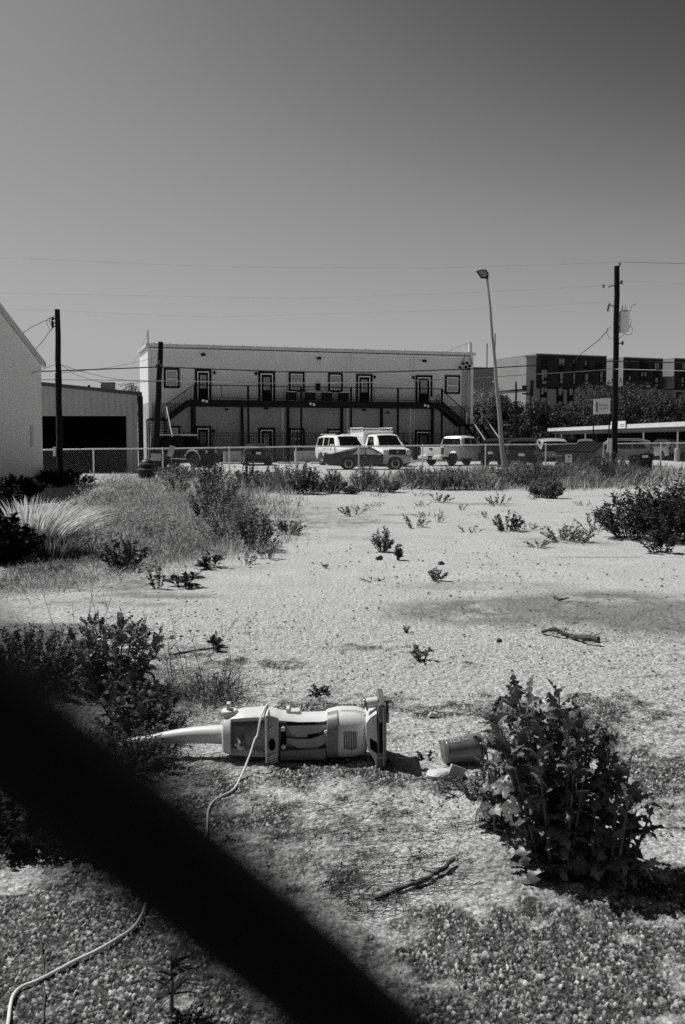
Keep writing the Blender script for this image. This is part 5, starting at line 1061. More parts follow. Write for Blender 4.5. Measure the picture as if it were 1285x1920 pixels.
# handle
ha = Vector((vx(418), 0, .115)); hb = P(275, 1397, VY+.02)-vc; hb.z = .075
m = MB(); k = 14; pts = [ha.lerp(hb, i/k)+Vector((0, 0, .012*math.sin(i/k*3.1))) for i in range(k+1)]; rad_ = [.050-.0235*i/k for i in range(k+1)]; rad_[0] = .046; m.tube(pts, rad_, 18); m.build('handle', M['vac'], vac, smooth=True)
m = MB(); m.tube([hb+Vector((.012, 0, .001)), hb+Vector((-.04, 0, -.004)), hb+Vector((-.09, .01, -.012)), hb+Vector((-.13, .01, -.03)), hb+Vector((-.12, .01, -.05))], [.0265, .027, .026, .024, .018], 14); m.build('grip', M['vac'], vac, smooth=True)
# floor head standing on its end: cream shell with a dark sole
hx = lambda px: P(px, 1400, VY-.13).x-vc.x
hz_ = lambda py: P(705, py, VY-.15).z
y0_, y1_ = -.19, .10
m = MB(); m.prism([(hx(686), hz_(1352)), (hx(694), hz_(1341)), (hx(706), hz_(1333)), (hx(708), hz_(1390)), (hx(708), .02), (hx(706), .008), (hx(700), .05), (hx(690), hz_(1402)), (hx(686), hz_(1380))], y0_, y1_); m.build('head_shell', M['vac'], vac, bevel=.008)
m = MB(); m.prism([(hx(708.3), hz_(1322)), (hx(711), hz_(1316)), (hx(721), hz_(1316)), (hx(722), hz_(1330)), (hx(724), hz_(1340)), (hx(724), .03), (hx(719), .004), (hx(709), .004), (hx(708.3), .02)], y0_-.012, y1_+.01); m.build('sole_plate', M['vac_smoke'], vac, bevel=.006)
m = MB(); m.prism([(hx(709.5), hz_(1350)), (hx(717), hz_(1350)), (hx(718.5), hz_(1405)), (hx(710.5), hz_(1405))], y0_-.016, y0_-.011); m.build('dark_slot', M['dark'], vac)
m = MB(); m.prism([(hx(716.5), hz_(1322)), (hx(719), hz_(1322)), (hx(720), .02), (hx(717.5), .02)], y0_-.018, y0_-.012); m.prism([(hx(709), hz_(1412)), (hx(723), hz_(1412)), (hx(723), hz_(1415)), (hx(709), hz_(1415))], y0_-.02, y0_-.012); m.build('trim_strip', M['vac_mid'], vac)
m = MB(); m.prism([(hx(693), hz_(1379)), (hx(706.5), hz_(1388)), (hx(707), hz_(1409)), (hx(693.5), hz_(1399))], y0_-.002, y0_+.01); m.build('side_window', M['dark'], vac)
m = MB(); m.cyl((hx(688), -.10, hz_(1324)), (hx(709), -.10, hz_(1321)), .026, n=18); m.build('roller', M['vac'], vac, smooth=True)
m = MB(); m.cyl((hx(684.5), -.10, hz_(1326)), (hx(688), -.10, hz_(1325)), .034, n=18); m.box((hx(728), -.1, hz_(1318)), (.035, .05, .012)); m.box((hx(726.5), -.1, hz_(1326)), (.016, .05, .05)); m.box((hx(725), -.14, hz_(1343)), (.02, .09, .05)); m.build('roller_bracket', M['vac_smoke'], vac, bevel=.003)
m = MB(); m.cyl((vx(688), -.03, .13), (hx(690), -.03, .13), .035, n=14); m.box((hx(685.5), -.03, .22), (.022, .05, .02)); m.build('neck_joint', M['vac_smoke'], vac)
# mains cord: over the body, down to the ground and away to the lower left
cp_ = [Vector(vpt(498, .09, .235)), Vector(vpt(497, .03, .258)), Vector(vpt(494, -.06, .257)), Vector(vpt(489, -.115, .225)), Vector(vpt(485, -.155, .16)), P(478, 1387, VY-.18)-vc, P(470, 1412, VY-.23)-vc, P(460, 1438, VY-.29)-vc]
for px, py in ((449, 1463), (437, 1482), (415, 1494), (400, 1504), (391, 1520), (389, 1545), (387, 1566), (372, 1590), (340, 1622), (305, 1650), (277, 1688), (266, 1716), (248, 1742), (215, 1764), (180, 1784), (140, 1803), (105, 1822), (70, 1840), (40, 1852), (25, 1868), (19, 1890), (14, 1925), (0, 1960)):
    g = G(px, py, .012)-vc; cp_.append(g+Vector((0, 0, .002)))
def smooth_curve(P_, k=6):
    out = []
    for i in range(len(P_)-1):
        a = P_[max(i-1, 0)]; b = P_[i]; c = P_[i+1]; d = P_[min(i+2, len(P_)-1)]
        for j in range(k):
            t = j/k; out.append(.5*((2*b)+(c-a)*t+(2*a-5*b+4*c-d)*t*t+(3*b-a-3*c+d)*t**3))
    return out+[P_[-1]]
m = MB(); m.tube(smooth_curve(cp_, 6), .0052, 10); m.build('power_cord', M['cord'], vac, smooth=True)

# ------------------------------------------------------------------ small litter
cu = G(860, 1442); CY = cu.y+.055
c0 = P(833, 1418, CY); c1_ = P(912, 1410, CY)
r = thing('plastic_cup', 'grey plastic pot lying on its side against the big thistle', 'cup', (c0.x, CY, 0), R(14)); lg = (c1_-c0).length
m = MB(); pr_ = [(.062, 0), (.066, .004), (.066, .012), (.063, .014), (.078, lg), (.074, lg), (.058, .02), (.02, .02)]; m.lathe(pr_, (0, 0, .075), 'x', 28); m.V = [Vector((v.x, v.y, v.z+(.014*v.x/lg))) for v in m.V]; m.build('body', M['cup'], r, smooth=True, sharp=50)
m = MB()
for (xa, xb, ta, tb) in ((.03, .035, 60, 84), (.045, .05, 58, 84), (.075, .08, 58, 84), (.045, .08, 82, 85), (.045, .08, 58, 61), (.10, .104, 60, 84), (.10, .125, 82, 85), (.10, .125, 60, 63)):
    n_ = 6; V_ = []
    for i in range(n_+1):
        t_ = R(ta+(tb-ta)*i/n_)
        for xx in (xa, xb): rd = .0635+.02*xx/lg+.001; V_.append((xx, -rd*math.cos(t_), .075+.014*xx/lg+rd*math.sin(t_)))
    m.add(V_, [(2*i, 2*i+1, 2*i+3, 2*i+2) for i in range(n_)])
m.build('printed_outline', M['curtain'], r); r.scale = (.9, .9, .9)
def crumple(name, label, cat, loc, sx, sy, sz, seed, m_, tp=0):
    bm = bmesh.new(); bmesh.ops.create_icosphere(bm, subdivisions=3, radius=1); rg = np.random.default_rng(seed)
    dirs = unit(rg.normal(0, 1, (14, 3))); off_ = rg.uniform(.55, .95, 14)
    for v in bm.verts:
        p = v.co.normalized(); rr_ = min([1.0]+[o/max(.15, float(np.dot(dd, p))) for dd, o in zip(dirs, off_) if np.dot(dd, p) > .15]); p = p*rr_
        v.co = Vector((p.x*sx, p.y*sy, max(p.z, -.35)*sz+.33*sz))
    me = bpy.data.meshes.new(name); bm.to_mesh(me); bm.free(); me.materials.append(m_); o = bpy.data.objects.new(name, me); COL.objects.link(o); o.location = loc; return tag(o, label, cat)
crumple('plastic_scrap', 'crumpled pale plastic scrap on the ground between the vacuum and the pot', 'litter', G(824, 1460), .085, .06, .045, 3, M['scrap'])
r = thing('torn_packet', 'small folded pale packet lying below the grey plastic pot', 'litter', G(856, 1462), R(25)); m = MB(); m.box((0, 0, .035), (.085, .012, .06), Matrix.Rotation(R(25), 3, 'Y')); m.box((.0, -.006, .035), (.07, .006, .04), Matrix.Rotation(R(25), 3, 'Y')); m.prism([(-.05, .003), (.06, .003), (.05, .02), (-.03, .03)], 0, .05); m.build('packet', M['scrap'], r)
crumple('stone', 'pale rounded stone alone on the ground above the scrap', 'stone', G(812, 1343), .03, .025, .024, 8, M['stone'])
for i, (px, py, s_, lb) in enumerate(((320, 1197, .035, 'flat pale stone near the left middle weeds'), (712, 1049, .058, 'dark round clod below the feathery weed'), (827, 1059, .05, 'dark clod with a knob right of the upright dark weed'), (1018, 1028, .0, ''), (937, 1203, .03, 'small dark clod left of the twisted branch'), (101, 1693, .012, 'tiny dark pebble in the lower left gravel'), (608, 1062, .03, 'small dark pebble in the bright middle ground'))):
    if not lb: continue
    crumple('stone' if i in (0, 6, 5) else 'clod', lb, 'stone' if i in (0, 6, 5) else 'clod', G(px, py), s_, s_*.7, s_*.75, 20+i, M['stone'] if i == 0 else M['stick'])
def stick(name, label, pts, r0, r1, seed, twigs=(), m_='stick', cat='stick'):
    rg = random.Random(seed); W_ = [G(a, b, c) for a, b, c in pts]; o = W_[0].copy(); W_ = [w-o for w in W_]; W_ = smooth_curve(W_, 5)
    W_ = [w+Vector((rg.gauss(0, 1), rg.gauss(0, 1), rg.gauss(0, .5)))*r0*.35 for w in W_]; k = len(W_)
    m = MB(); m.tube(W_, [(r0+(r1-r0)*i/(k-1))*rg.uniform(.8, 1.25) for i in range(k)], 8)
    for tw in twigs: q = [G(*t)-o for t in tw]; m.tube(q, [r0*.45]+[r0*.25]*(len(q)-1), 6)
    return tag(m.build(name, M[m_], loc=o, smooth=True), label, cat)
stick('stick', 'straight dark stick lying diagonally left of the big thistle', [(702, 1686, .01), (740, 1670, .012), (790, 1652, .016), (825, 1632, .02), (851, 1611, .03)], .0095, .008, 1, [[(790, 1652, .015), (770, 1650, .03)], [(815, 1637, .016), (800, 1632, .02)]])
stick('branch', 'twisted dead branch lying on the pale ground at right', [(1015, 1184, .02), (1040, 1180, .06), (1056, 1187, .04), (1075, 1193, .03), (1100, 1196, .05), (1124, 1200, .05)], .013, .026, 2, [[(1085, 1196, .03), (1100, 1198, .04), (1126, 1187, .09), (1130, 1180, .10)], [(1085, 1196, .03), (1120, 1204, .0), (1142, 1203, .01)], [(1056, 1187, .04), (1062, 1178, .06)], [(1100, 1196, .05), (1112, 1186, .09)]], cat='branch')
stick('twig', 'long thin twig lying right of the left middle weeds', [(318, 1228, .01), (350, 1222, .01), (390, 1216, .012), (428, 1214, .015)], .008, .005, 3)
stick('twig', 'thin curved stem among the pebbles in the lower left corner', [(55, 1712, .01), (66, 1724, .02), (76, 1760, .01), (80, 1800, .01), (84, 1850, .008), (80, 1920, .01)], .0022, .003, 4, [[(76, 1750, .01), (60, 1745, .01)]])
stick('twig', 'short dark twig lying on the dirt in the far middle right', [(1040, 1119, .02), (1052, 1124, .02), (1066, 1121, .03)], .012, .008, 5)
r = thing('paper_tag', 'small pale punched tag lying in the lower left gravel', 'tag', G(62, 1752), R(20)); m = MB()
m.prism([(-.026, 0), (.018, 0), (.022, .012), (.02, .026), (.012, .026), (.006, .018), (-.026, .004)], .010, .0125, lambda a, y_, b: (a, b, y_)); m.build('card', M['curtain'], r)
# straw lying on the ground
def straw(name, polys, n, seed, label=None):
    rg = np.random.default_rng(seed); out = []
    for poly, k in polys:
        p = in_poly(k, poly, rg); a = rg.normal(R(25), .7, k); d = np.stack([np.cos(a), np.sin(a), rg.normal(0, .06, k)], 1); p[:, 2] = .006+rg.uniform(0, .01, k); l = rg.uniform(.04, .2, k); out.append(sticks(p, p+d*l[:, None], .0011, .0007))
    tag(npmesh(name, *join(*out), M['stick']), kind='stuff')
straw('straw_litter', [([(480, 1510), (760, 1500), (900, 1560), (860, 1620), (620, 1640), (500, 1590)], 260), ([(640, 1620), (860, 1600), (880, 1680), (700, 1730), (600, 1690)], 150), ([(230, 1420), (420, 1420), (420, 1470), (260, 1490)], 160), ([(560, 1640), (700, 1650), (740, 1740), (620, 1720)], 70)], 0, 5)

# ------------------------------------------------------------------ the big prickly thistle
def lobed_leaf(Ln, Wd, droop, rg, curl=.25):
    """one toothed, lobed leaf along +x, arching down; returns vertices and quads"""
    K = 21; V = []; F = []; ph = rg.uniform(0, 1); tw = rg.uniform(-.5, .5)
    for i in range(K):
        t = i/(K-1); env = (math.sin(math.pi*min(1, t*.74+.24))**.7)*(1.05-.15*t) if t < .97 else .15
        lobe = [1.0, .95, .62, .34][i % 4]; w = Wd/2*env*(lobe if .08 < t < .86 else .3+.5*(t >= .86))*rg.uniform(.8, 1.2)
        back = Ln*.04*(1 if i % 4 == 0 else 0)
        th = droop*2.1*t; x = Ln*(math.sin(th+.01)/(droop*2.1+.01)*.95+.05*t); z = Ln*(.26*t-(1-math.cos(th))/(droop*2.1+.01)); y = Ln*.05*math.sin(t*5+ph*6); r_ = tw*t
        V += [(x-back, y+w*math.cos(r_), z+w*curl+w*math.sin(r_)+rg.normal(0, .003)), (x, y+w*.4, z+w*.06), (x, y, z-.12*w), (x, y-w*.4, z+w*.06), (x-back, y-w*math.cos(r_), z+w*curl-w*math.sin(r_)+rg.normal(0, .003))]
        if i:
            a = (i-1)*5
            for j in range(4): F.append((a+j, a+j+1, a+j+6, a+j+5))
    return np.array(V), np.array(F)
def thistle(name, label, loc, H, Rad, nst, per, seed, lL=.17, lW=.055, m_='leaf', offx=0):
    rg = np.random.default_rng(seed); r = thing(name, label, 'plant', loc); LV = []; LF = []; o = 0; sm = MB()
    for s in range(nst):
        a = 2*math.pi*s/nst*2.4+rg.uniform(-.3, .3); q = math.sqrt((s+.5)/nst); h = H*(1.02-.30*q*q)*rg.uniform(.85, 1.05)
        b = Vector((q*Rad*.35*math.cos(a), q*Rad*.35*math.sin(a), -.01)); tpt = Vector((q*Rad*.85*math.cos(a)+offx*h, q*Rad*.85*math.sin(a), h))
        pts = [b, b.lerp(tpt, .35)+Vector((0, 0, .05*H)), b.lerp(tpt, .7)+Vector((0, 0, .04*H)), tpt]; pts = smooth_curve(pts, 4); sm.tube(pts, [.0075-.005*i/(len(pts)-1) for i in range(len(pts))], 6)
        for k in range(per):
            t = (k+.4)/per; p = pts[min(len(pts)-1, int(t*(len(pts)-1)+.5))]; az = k*2.4+rg.uniform(-.5, .5)+s; sz = (1.15-.55*t)*rg.uniform(.75, 1.2)
            V_, F_ = lobed_leaf(lL*sz, lW*sz, rg.uniform(.35, 1.15)*(1.1-.6*t), rg, rg.uniform(-.3, .5)); el = R(rg.uniform(5, 45)+38*t*t)
            c, s_ = math.cos(el), math.sin(el); V2 = V_ @ np.array([[c, 0, s_], [0, 1, 0], [-s_, 0, c]])
            rl = rg.uniform(-.6, .6); V2 = V2 @ np.array([[1, 0, 0], [0, math.cos(rl), math.sin(rl)], [0, -math.sin(rl), math.cos(rl)]])
            ca_, sa_ = math.cos(az), math.sin(az); V2 = V2 @ np.array([[ca_, sa_, 0], [-sa_, ca_, 0], [0, 0, 1]]); V2 = V2+np.array(p); V2[:, 2] = np.maximum(V2[:, 2], .004+rg.uniform(0, .01)); LV.append(V2); LF.append(F_+o); o += len(V2)
    f = npmesh('foliage', np.concatenate(LV), np.concatenate(LF), M[m_], r, smooth=False); sm.build('stems', M['stem'], r, smooth=True); return r
g = G(1052, 1640); g.y += .08
thistle('thistle', 'large bushy thistle with toothed drooping leaves, nearest plant at right', g, .65, .30, 38, 13, 11, .16, .066, offx=-.07)
g_ = G(935, 1565); g_.y += .05; thistle('thistle', 'small left shoot of toothed leaves between the pot and the large thistle', g_, .36, .10, 7, 8, 13, .13, .06, offx=-.04)
g = G(1148, 1655); thistle('thistle', 'low side shoot of toothed leaves leaning right out of the large thistle', g, .42, .15, 11, 9, 12, .145, .062, offx=.06)
# ------------------------------------------------------------------ weeds of the left foreground
g = G(215, 1300); thistle('broad_leaved_weed', 'clump of broad dark leaves with dry stalks, left of the vacuum handle', g, .50, .40, 34, 12, 21, .13, .065, 'leaf')
g = G(255, 1375); thistle('broad_leaved_weed', 'lower clump of broad leaves between the dark weed clump and the vacuum grip', g, .28, .30, 20, 10, 22, .12, .06, 'leaf_dark')
def stalks(name, label, loc, H, sp, n, seed, m_='stick', lf='leaf_mid'):
    rg = np.random.default_rng(seed); b = rg.normal(0, sp, (n, 3)); b[:, 2] = 0; tp = b+rg.normal(0, .10, (n, 3)); tp[:, 2] = H*rg.uniform(.5, 1.05, n)
    k = rg.integers(0, n, n*12); t = rg.uniform(.3, 1, n*12); p = b[k]+(tp-b)[k]*t[:, None]; q = p+np.stack([rg.normal(0, .05, n*12), rg.normal(0, .05, n*12), rg.uniform(.01, .08, n*12)], 1)
    r = thing(name, label, 'weed', loc); npmesh('stems', *join(sticks(b, tp, .0028, .0012), sticks(p, q, .0012, .0008)), M[m_], r); a = leaves(q, q-p, .022, .010, .2, rg=rg); npmesh('foliage', *a, M[lf], r); return r
stalks('dry_stalks', 'thin dry seed stalks standing tall behind the dark broad-leaved clump', G(165, 1270), .62, .16, 16, 31)
stalks('dry_stalks', 'few thin bare stalks between the left weeds and the twig', G(300, 1280), .42, .16, 6, 32)
stalks('dry_stalks', 'sparse thin stalks in front of the low mat right of the clump', G(415, 1300), .30, .12, 5, 33)
plant('leafy_weed', 'dense small-leaved dark weed right of the broad clump base', 'weed', G(395, 1310), .30, .16, 60, 900, .03, .014, 41, 'leaf_mid', Ry=.25)
plant('leafy_weed', 'low dense weed spreading over the vacuum handle end', 'weed', G(270, 1385), .36, .20, 60, 1300, .04, .016, 42, 'leaf_mid', Ry=.3)
plant('leafy_weed', 'low dense weed under the vacuum handle', 'weed', G(230, 1440), .36, .14, 60, 1200, .04, .014, 43, 'leaf_dark', Ry=.3)
plant('leafy_weed', 'thin weed sprigs rising in front of the vacuum handle tip', 'weed', G(262, 1436), .17, .19, 50, 800, .035, .012, 49, 'leaf_mid')
plant('leafy_weed', 'feathery grey weed at the left margin above the dark wire', 'weed', G(50, 1290), .8, .42, 120, 6000, .05, .018, 44, 'leaf_dark', Ry=.6)
plant('leafy_weed', 'low dark weed at the left margin below the dark wire', 'weed', G(30, 1575), .34, .15, 70, 1600, .05, .022, 45, 'leaf_black')
plant('leafy_weed', 'low straggling weed beside the dark wire at lower left', 'weed', G(170, 1585), .26, .08, 50, 1000, .045, .018, 46, 'leaf_black')
grass_patch('left_weed_mat', [(0, 1140), (140, 1150), (330, 1250), (440, 1290), (430, 1320), (330, 1350), (300, 1440), (120, 1460), (0, 1400)], 14000, .10, .006, 47, 'grass_dark', lean=.7)
grass_patch('thin_grass', [(180, 1330), (420, 1300), (440, 1320), (330, 1345), (240, 1410), (150, 1400)], 2600, .09, .005, 48, 'grass', lean=.8)
# rosette at the bottom edge
rg = np.random.default_rng(61); g = G(322, 1895); n_ = 34; a = rg.uniform(0, 6.28, n_); t = rg.uniform(.1, 1, n_); p = np.zeros((n_, 3)); p[:, 2] = .02+.12*t; d = np.stack([np.cos(a), np.sin(a), rg.uniform(.3, 1.3, n_)], 1)
r = thing('spiky_weed', 'dark spiky weed with narrow blades at the bottom edge', 'weed', g); npmesh('foliage', *leaves(p, d, .11*rg.uniform(.7, 1.2, n_), .011, .35, (.6, 1, .9, .6, .08), rg), M['leaf_dark'], r); m = MB(); m.tube([(0, 0, -.01), (.003, 0, .08), (0, .004, .16)], [.006, .005, .002], 8); m.build('stem', M['stem'], r)
# big plume grass by the shaded wall
def plume(name, label, loc, H, Rd, n, seed, m_='plume', lean=.35):
    rg = np.random.default_rng(seed); a = rg.uniform(0, 6.28, n); q = np.sqrt(rg.uniform(0, 1, n)); p = np.stack([q*Rd*.35*np.cos(a), q*Rd*.35*np.sin(a), np.zeros(n)], 1)
    d = np.stack([np.cos(a)*.45*q+lean, np.sin(a)*.4*q, np.full(n, 1.)], 1)+rg.normal(0, .08, (n, 3)); s = rg.uniform(.55, 1.1, n)
    V_, F_ = leaves(p, d, H*1.15*s, .022, .40, (.5, .8, 1, .95, .75, .5, .1), rg); return tag(npmesh(name, V_, F_, M[m_], loc=loc), label, 'ornamental grass')
plume('fountain_grass', 'pale fountain of long arching grass beside the shaded wall', G(80, 1040), 1.15, .95, 620, 71, lean=.28)
plume('fountain_grass', 'smaller darker tuft at the foot of the pale fountain grass', G(110, 1050), .5, .7, 380, 72, 'grass_dark', .15)
# weeds against the gabled wall; near-black leaf colour stands in for its shadow
for i, (px, py, Rx, H, lb) in enumerate(((-6, 968, .9, .80, 'dark tall weeds in the wall shadow left of the fountain grass'), (28, 938, 1.1, .68, 'dark weeds at the foot of the gabled wall'), (-6, 1018, .75, .85, 'tall dark weeds cut by the left margin in the wall shadow'), (128, 912, 1.1, .6, 'dark bush around the foot of the left utility pole'), (95, 905, 1.0, .5, 'dark bush between the gabled wall and the left pole'), (5, 1055, .6, .65, 'dark weeds at the left margin below the fountain grass'))):
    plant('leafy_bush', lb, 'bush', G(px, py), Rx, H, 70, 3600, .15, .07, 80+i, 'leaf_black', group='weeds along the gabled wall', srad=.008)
# meadow in the left middle distance
grass_patch('meadow_grass', [(150, 905), (250, 888), (520, 892), (490, 940), (470, 990), (500, 1035), (380, 1045), (250, 1055), (150, 1030), (160, 960)], 30000, .22, .009, 91, 'grass', .3, .4)
grass_patch('dark_meadow_grass', [(150, 900), (260, 888), (520, 895), (480, 960), (380, 1040), (200, 1060), (60, 1110), (0, 1118), (0, 1040), (120, 1040), (150, 960)], 20000, .2, .010, 92, 'grass_dark', .4, .5)
grass_patch('ground_cover', [(0, 1060), (120, 1030), (380, 1030), (330, 1060), (120, 1100), (0, 1120)], 9000, .16, .010, 93, 'grass', .5, .7)
def field_weeds(spec, group, base=100):
    for i, s in enumerate(spec):
        px, py, Rx, H, nl, lL, m_, lb = s; g = G(px, py)
        plant('leafy_bush' if H > .45 else 'small_weed', lb, 'bush' if H > .45 else 'weed', g, Rx, H, max(8, int(nl/30)), nl, lL, lL*.38, base+i, m_, group=group, srad=.005)
field_weeds([(405, 985, .62, 1.15, 1800, .085, 'leaf_dark', 'tall dark bush at the right side of the meadow'), (440, 1020, .75, .75, 1600, .085, 'leaf_mid', 'bush with pale tips right of the tall dark bush'), (478, 1032, .42, .62, 900, .08, 'leaf_dark', 'dark pointed bush at the meadow corner nearest the pale ground'), (430, 960, .6, .8, 1200, .08, 'leaf_mid', 'bush behind the tall dark meadow bush'), (235, 1068, .42, .42, 800, .09, 'leaf_dark', 'low dark bush in front of the meadow'), (465, 995, .4, .7, 900, .08, 'leaf_mid', 'light bush between the meadow bushes and the pale ground'), (330, 925, .5, .6, 1000, .08, 'leaf_dark', 'dark bush in the back of the meadow below the notices'), (395, 935, .5, .85, 1200, .08, 'leaf_dark', 'dark bush in the meadow behind the tall dark one'), (455, 925, .5, .6, 900, .08, 'leaf_dark', 'dark bush where the meadow meets the fence row'), (205, 945, .5, .4, 500, .07, 'leaf_mid', 'low green bush in the left part of the meadow'), (300, 1010, .5, .35, 500, .07, 'leaf_mid', 'low green bush in the middle of the meadow')], 'bushes of the meadow', 100)
# row of weeds in front of the fence
ROW = [(330, 905, .9, .8, 'leaf_mid', 'weed bush in the fence row below the off-roader'), (400, 910, .8, 1.0, 'leaf_dark', 'dark weed bush in the fence row right of the off-roader'), (352, 900, .7, .7, 'leaf_mid', 'small weed bush in the fence row behind the notices'), (465, 915, .8, .9, 'leaf_dark', 'dark weed bush below the dark coupe'), (500, 920, .9, .7, 'leaf_mid', 'pale weed bush right below the dark coupe'), (545, 925, 1.1, 1.25, 'leaf_mid', 'tall rounded weed bush left of the muscle car'), (575, 926, .7, 1.0, 'leaf_dark', 'dark right half of the rounded bush left of the muscle car'), (520, 912, .8, .8, 'leaf_mid', 'weed bush just behind the tall rounded one'), (624, 924, .5, .75, 'leaf_mid', 'narrow weed bush below the muscle car\'s rear wheel'), (604, 922, .4, .3, 'leaf_dark', 'tiny low weed left of the narrow bush'), (684, 920, .58, .95, 'leaf_mid', 'upright weed bush below the muscle car\'s door'), (726, 923, .7, .5, 'leaf_mid', 'low wide weed bush below the muscle car\'s front wheel'), (660, 926, .4, .25, 'leaf_dark', 'tiny low weed beneath the muscle car'),
       (780, 915, .7, .9, 'leaf_mid', 'weed bush below the kerb left of the white pickup'), (822, 918, .8, .8, 'leaf_mid', 'weed bush in front of the white pickup tailgate'), (860, 918, .8, .8, 'leaf_mid', 'weed bush in front of the white pickup bed'), (895, 918, .9, .85, 'leaf_pale', 'pale weed bush in front of the black wagon'), (935, 915, .9, .8, 'leaf_mid', 'weed bush at the floodlight pole foot'), (968, 912, .8, .9, 'leaf_mid', 'weed bush right of the floodlight pole foot'), (1005, 920, .9, 1.0, 'leaf_dark', 'dark weed bush left of the dumpster'), (1012, 932, .42, .6, 'leaf_mid', 'dark weed bush standing forward of the row below the dumpster'), (1036, 934, .45, .6, 'leaf_mid', 'small weed bush right of the forward dark one'), (1045, 912, .9, .9, 'leaf_mid', 'weed bush below the dumpster\'s left corner'), (1085, 910, 1.0, 1.0, 'leaf_mid', 'weed bush below the dumpster notice'), (1125, 908, .9, 1.15, 'leaf_dark', 'tall dark weed bush right of the dumpster'), (1150, 906, .9, 1.2, 'leaf_mid', 'tall weed bush around the tall utility pole'), (1185, 905, .8, 1.1, 'leaf_dark', 'dark weed bush left of the black bin'), (1165, 908, .9, .8, 'leaf_mid', 'weed bush between the tall pole and the black bin'), (1100, 913, .7, .7, 'leaf_pale', 'pale weed bush in front of the dumpster row')]
for i, (px, py, Rx, H, m_, lb) in enumerate(ROW): plant('leafy_bush' if H > .45 else 'small_weed', lb, 'bush' if H > .45 else 'weed', G(px, py), Rx, H, 46, 1300 if H > .45 else 400, .12, .05, 200+i, m_, group='weeds along the chain link fence', srad=.007)
grass_patch('fence_row_grass', [(480, 895), (620, 905), (760, 905), (1000, 890), (1210, 880), (1285, 884), (1285, 892), (1210, 912), (1000, 920), (760, 916), (620, 922), (480, 925)], 15000, .42, .012, 94, 'grass', .3, .35)
grass_patch('fence_grass', [(760, 900), (1000, 885), (1210, 882), (1205, 908), (1000, 918), (770, 916)], 12000, .6, .014, 95, 'grass_dark', .3, .3)
# bushes at the right edge and scattered weeds on the pale ground
field_weeds([(1185, 1010, .72, .9, 2600, .11, 'leaf_dark', 'left one of the large dark bushes at the right edge'), (1262, 1015, .8, 1.12, 3200, .12, 'leaf_dark', 'tallest dark bush cut by the right edge'), (1228, 1002, .65, .78, 1600, .08, 'leaf_mid', 'greyer bush between the two large dark ones at right'), (1240, 1036, .35, .42, 700, .09, 'leaf_dark', 'small dark weed below the large bushes at the right edge'), (1300, 1000, .8, .95, 1600, .11, 'leaf_dark', 'dark bush mostly beyond the right edge')], 'bushes at the right edge', 300)
field_weeds([(952, 998, .36, .42, 700, .08, 'leaf_dark', 'compact dark weed on the pale ground left of the right bushes'), (718, 1033, .20, .36, 600, .07, 'leaf_mid', 'feathery pale weed standing in the middle of the lot'), (746, 1050, .07, .28, 200, .07, 'leaf_dark', 'upright dark weed just right of the feathery one'), (817, 1088, .17, .15, 380, .05, 'leaf_mid', 'low tufted weed in the middle at the edge of the dirt stain'), (541, 1003, .34, .3, 500, .08, 'leaf_mid', 'weed in the dirt patch right of the meadow'), (1055, 1015, .45, .32, 600, .07, 'leaf_mid', 'spreading weed between the compact weed and the right bushes'), (1085, 1018, .3, .25, 260, .06, 'leaf_mid', 'small companion right of the spreading weed'), (1112, 992, .4, .45, 260, .06, 'leaf_mid', 'thin branching weed left of the large right bushes'), (398, 1066, .22, .24, 90, .14, 'leaf_dark', 'dark rosette left of the lot middle'), (338, 1102, .22, .2, 60, .16, 'leaf_dark', 'two-pronged dark seedling below the meadow'), (297, 1104, .16, .32, 180, .06, 'leaf_mid', 'thin pale weed left of the two-pronged seedling'), (462, 1058, .18, .2, 120, .05, 'leaf_mid', 'wispy weed right of the dark rosette'), (775, 990, .4, .28, 240, .07, 'leaf_mid', 'ragged weed between feathery weed and fence'), (820, 980, .2, .35, 90, .06, 'leaf_mid', 'wispy weed right of the ragged one'), (660, 968, .45, .25, 260, .07, 'leaf_mid', 'flat weed left of the lot centre line'), (825, 942, .5, .3, 300, .08, 'leaf_mid', 'ragged weed on the pale ground in front of the white pickup'), (935, 948, .5, .35, 300, .08, 'leaf_mid', 'ragged weed on the pale ground before the floodlight pole'), (1215, 920, .5, .3, 300, .08, 'leaf_dark', 'low dark weed below the black bin'), (1240, 1000, .2, .2, 60, .05, 'leaf_mid', 'tiny weed before the right bushes'), (505, 1048, .3, .3, 200, .06, 'leaf_mid', 'wispy weed at the foot of the meadow corner bush'), (1012, 1025, .3, .12, 260, .05, 'leaf_mid', 'flat grey weed left of the spreading one'), (610, 1065, .08, .07, 30, .03, 'leaf_dark', 'tiny dark seedling on the bright ground'), (763, 1184, .04, .07, 30, .03, 'leaf_dark', 'tiny dark sprig in the middle of the bright ground'), (790, 1238, .10, .13, 60, .075, 'leaf_mid', 'narrow-leaved rosette in the middle foreground'), (406, 1218, .11, .15, 34, .10, 'leaf_dark', 'small dark rosette beside the long twig'), (598, 1300, .16, .04, 300, .035, 'leaf_dark', 'low dark mat of weed above the vacuum'), (800, 1422, .09, .035, 260, .018, 'leaf_dark', 'tiny dark creeping weed left of the pot'), (880, 1490, .16, .08, 420, .03, 'leaf_mid', 'fine creeping weed under the grey pot'), (915, 1480, .12, .12, 260, .035, 'leaf_mid', 'fine weed between the pot and the big thistle'), (700, 1088, .2, .02, 30, .05, 'leaf_mid', 'thin creeping runner on the ground below the feathery weed')], 'weeds scattered over the pale lot', 400)
rg = np.random.default_rng(5)
tiny = [(x_, y_) for x_, y_ in zip(rg.uniform(500, 1240, 26), rg.uniform(930, 1010, 26))]
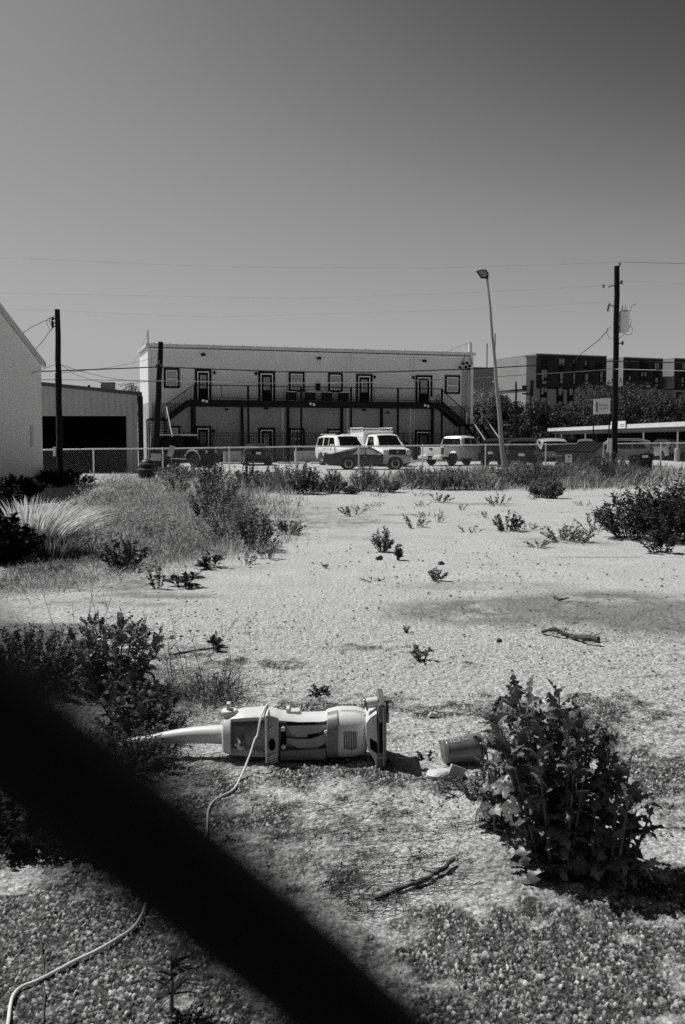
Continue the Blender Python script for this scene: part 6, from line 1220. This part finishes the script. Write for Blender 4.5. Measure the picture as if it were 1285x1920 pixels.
for i, (a, b) in enumerate(tiny): plant('small_weed', 'small ragged weed tuft on the far pale ground before the fence row', 'weed', G(a, b), .35, .16, 8, 90, .06, .022, 500+i, 'leaf_mid', group='small ragged tufts on the far pale ground')

# loose chips and pebbles scattered over the whole lot
rg = np.random.default_rng(77); n_ = 15000
p = in_poly(n_, [(-40, 1000), (400, 905), (1330, 905), (1330, 1560), (300, 1700), (-40, 1500)], rg); keep = fbm(p[:, 0]*1.1, p[:, 1]*1.1, 3, 3) > rg.uniform(.25, .75, n_); p = p[keep]; n_ = len(p)
s_ = (.0025+.009*rg.uniform(0, 1, n_)**4)*np.clip(p[:, 1]/6, .8, 2.0); cu8 = np.array([(-1, -1, -1), (1, -1, -1), (1, 1, -1), (-1, 1, -1), (-1, -1, 1), (1, -1, 1), (1, 1, 1), (-1, 1, 1)], float)*.6
an_ = rg.uniform(0, 6.28, n_); V = cu8[None]*np.array([1.3, 1.0, .55])*s_[:, None, None]*rg.uniform(.55, 1.2, (n_, 8, 1)); xx = V[..., 0]*np.cos(an_)[:, None]-V[..., 1]*np.sin(an_)[:, None]; yy = V[..., 0]*np.sin(an_)[:, None]+V[..., 1]*np.cos(an_)[:, None]
V = np.stack([xx, yy, V[..., 2]], 2)+p[:, None, :]; V[..., 2] += (s_*.3)[:, None]+.004
fq = np.array([(0, 3, 2, 1), (4, 5, 6, 7), (0, 1, 5, 4), (1, 2, 6, 5), (2, 3, 7, 6), (3, 0, 4, 7)]); F = (np.arange(n_)[:, None, None]*8+fq[None]).reshape(-1, 4)
tag(npmesh('gravel', V.reshape(-1, 3), F, M['gravel']), kind='stuff')
# tall wispy weeds over the meadow
rg = np.random.default_rng(78); n_ = 700; p = in_poly(n_, [(150, 915), (300, 900), (500, 900), (470, 1000), (380, 1045), (200, 1060), (130, 1040)], rg); q = p+rg.normal(0, .10, (n_, 3)); q[:, 2] = rg.uniform(.15, .65, n_); a1 = sticks(p, q, .004, .002)
k_ = rg.integers(0, n_, 9000); t_ = rg.uniform(.45, 1, 9000); pp = p[k_]+(q-p)[k_]*t_[:, None]; dd_ = rg.normal(0, 1, (9000, 3)); dd_[:, 2] = np.abs(dd_[:, 2])
tag(npmesh('wispy_weeds', *join(a1, leaves(pp, dd_, .05, .018, .2, rg=rg)), M['grass']), kind='stuff')
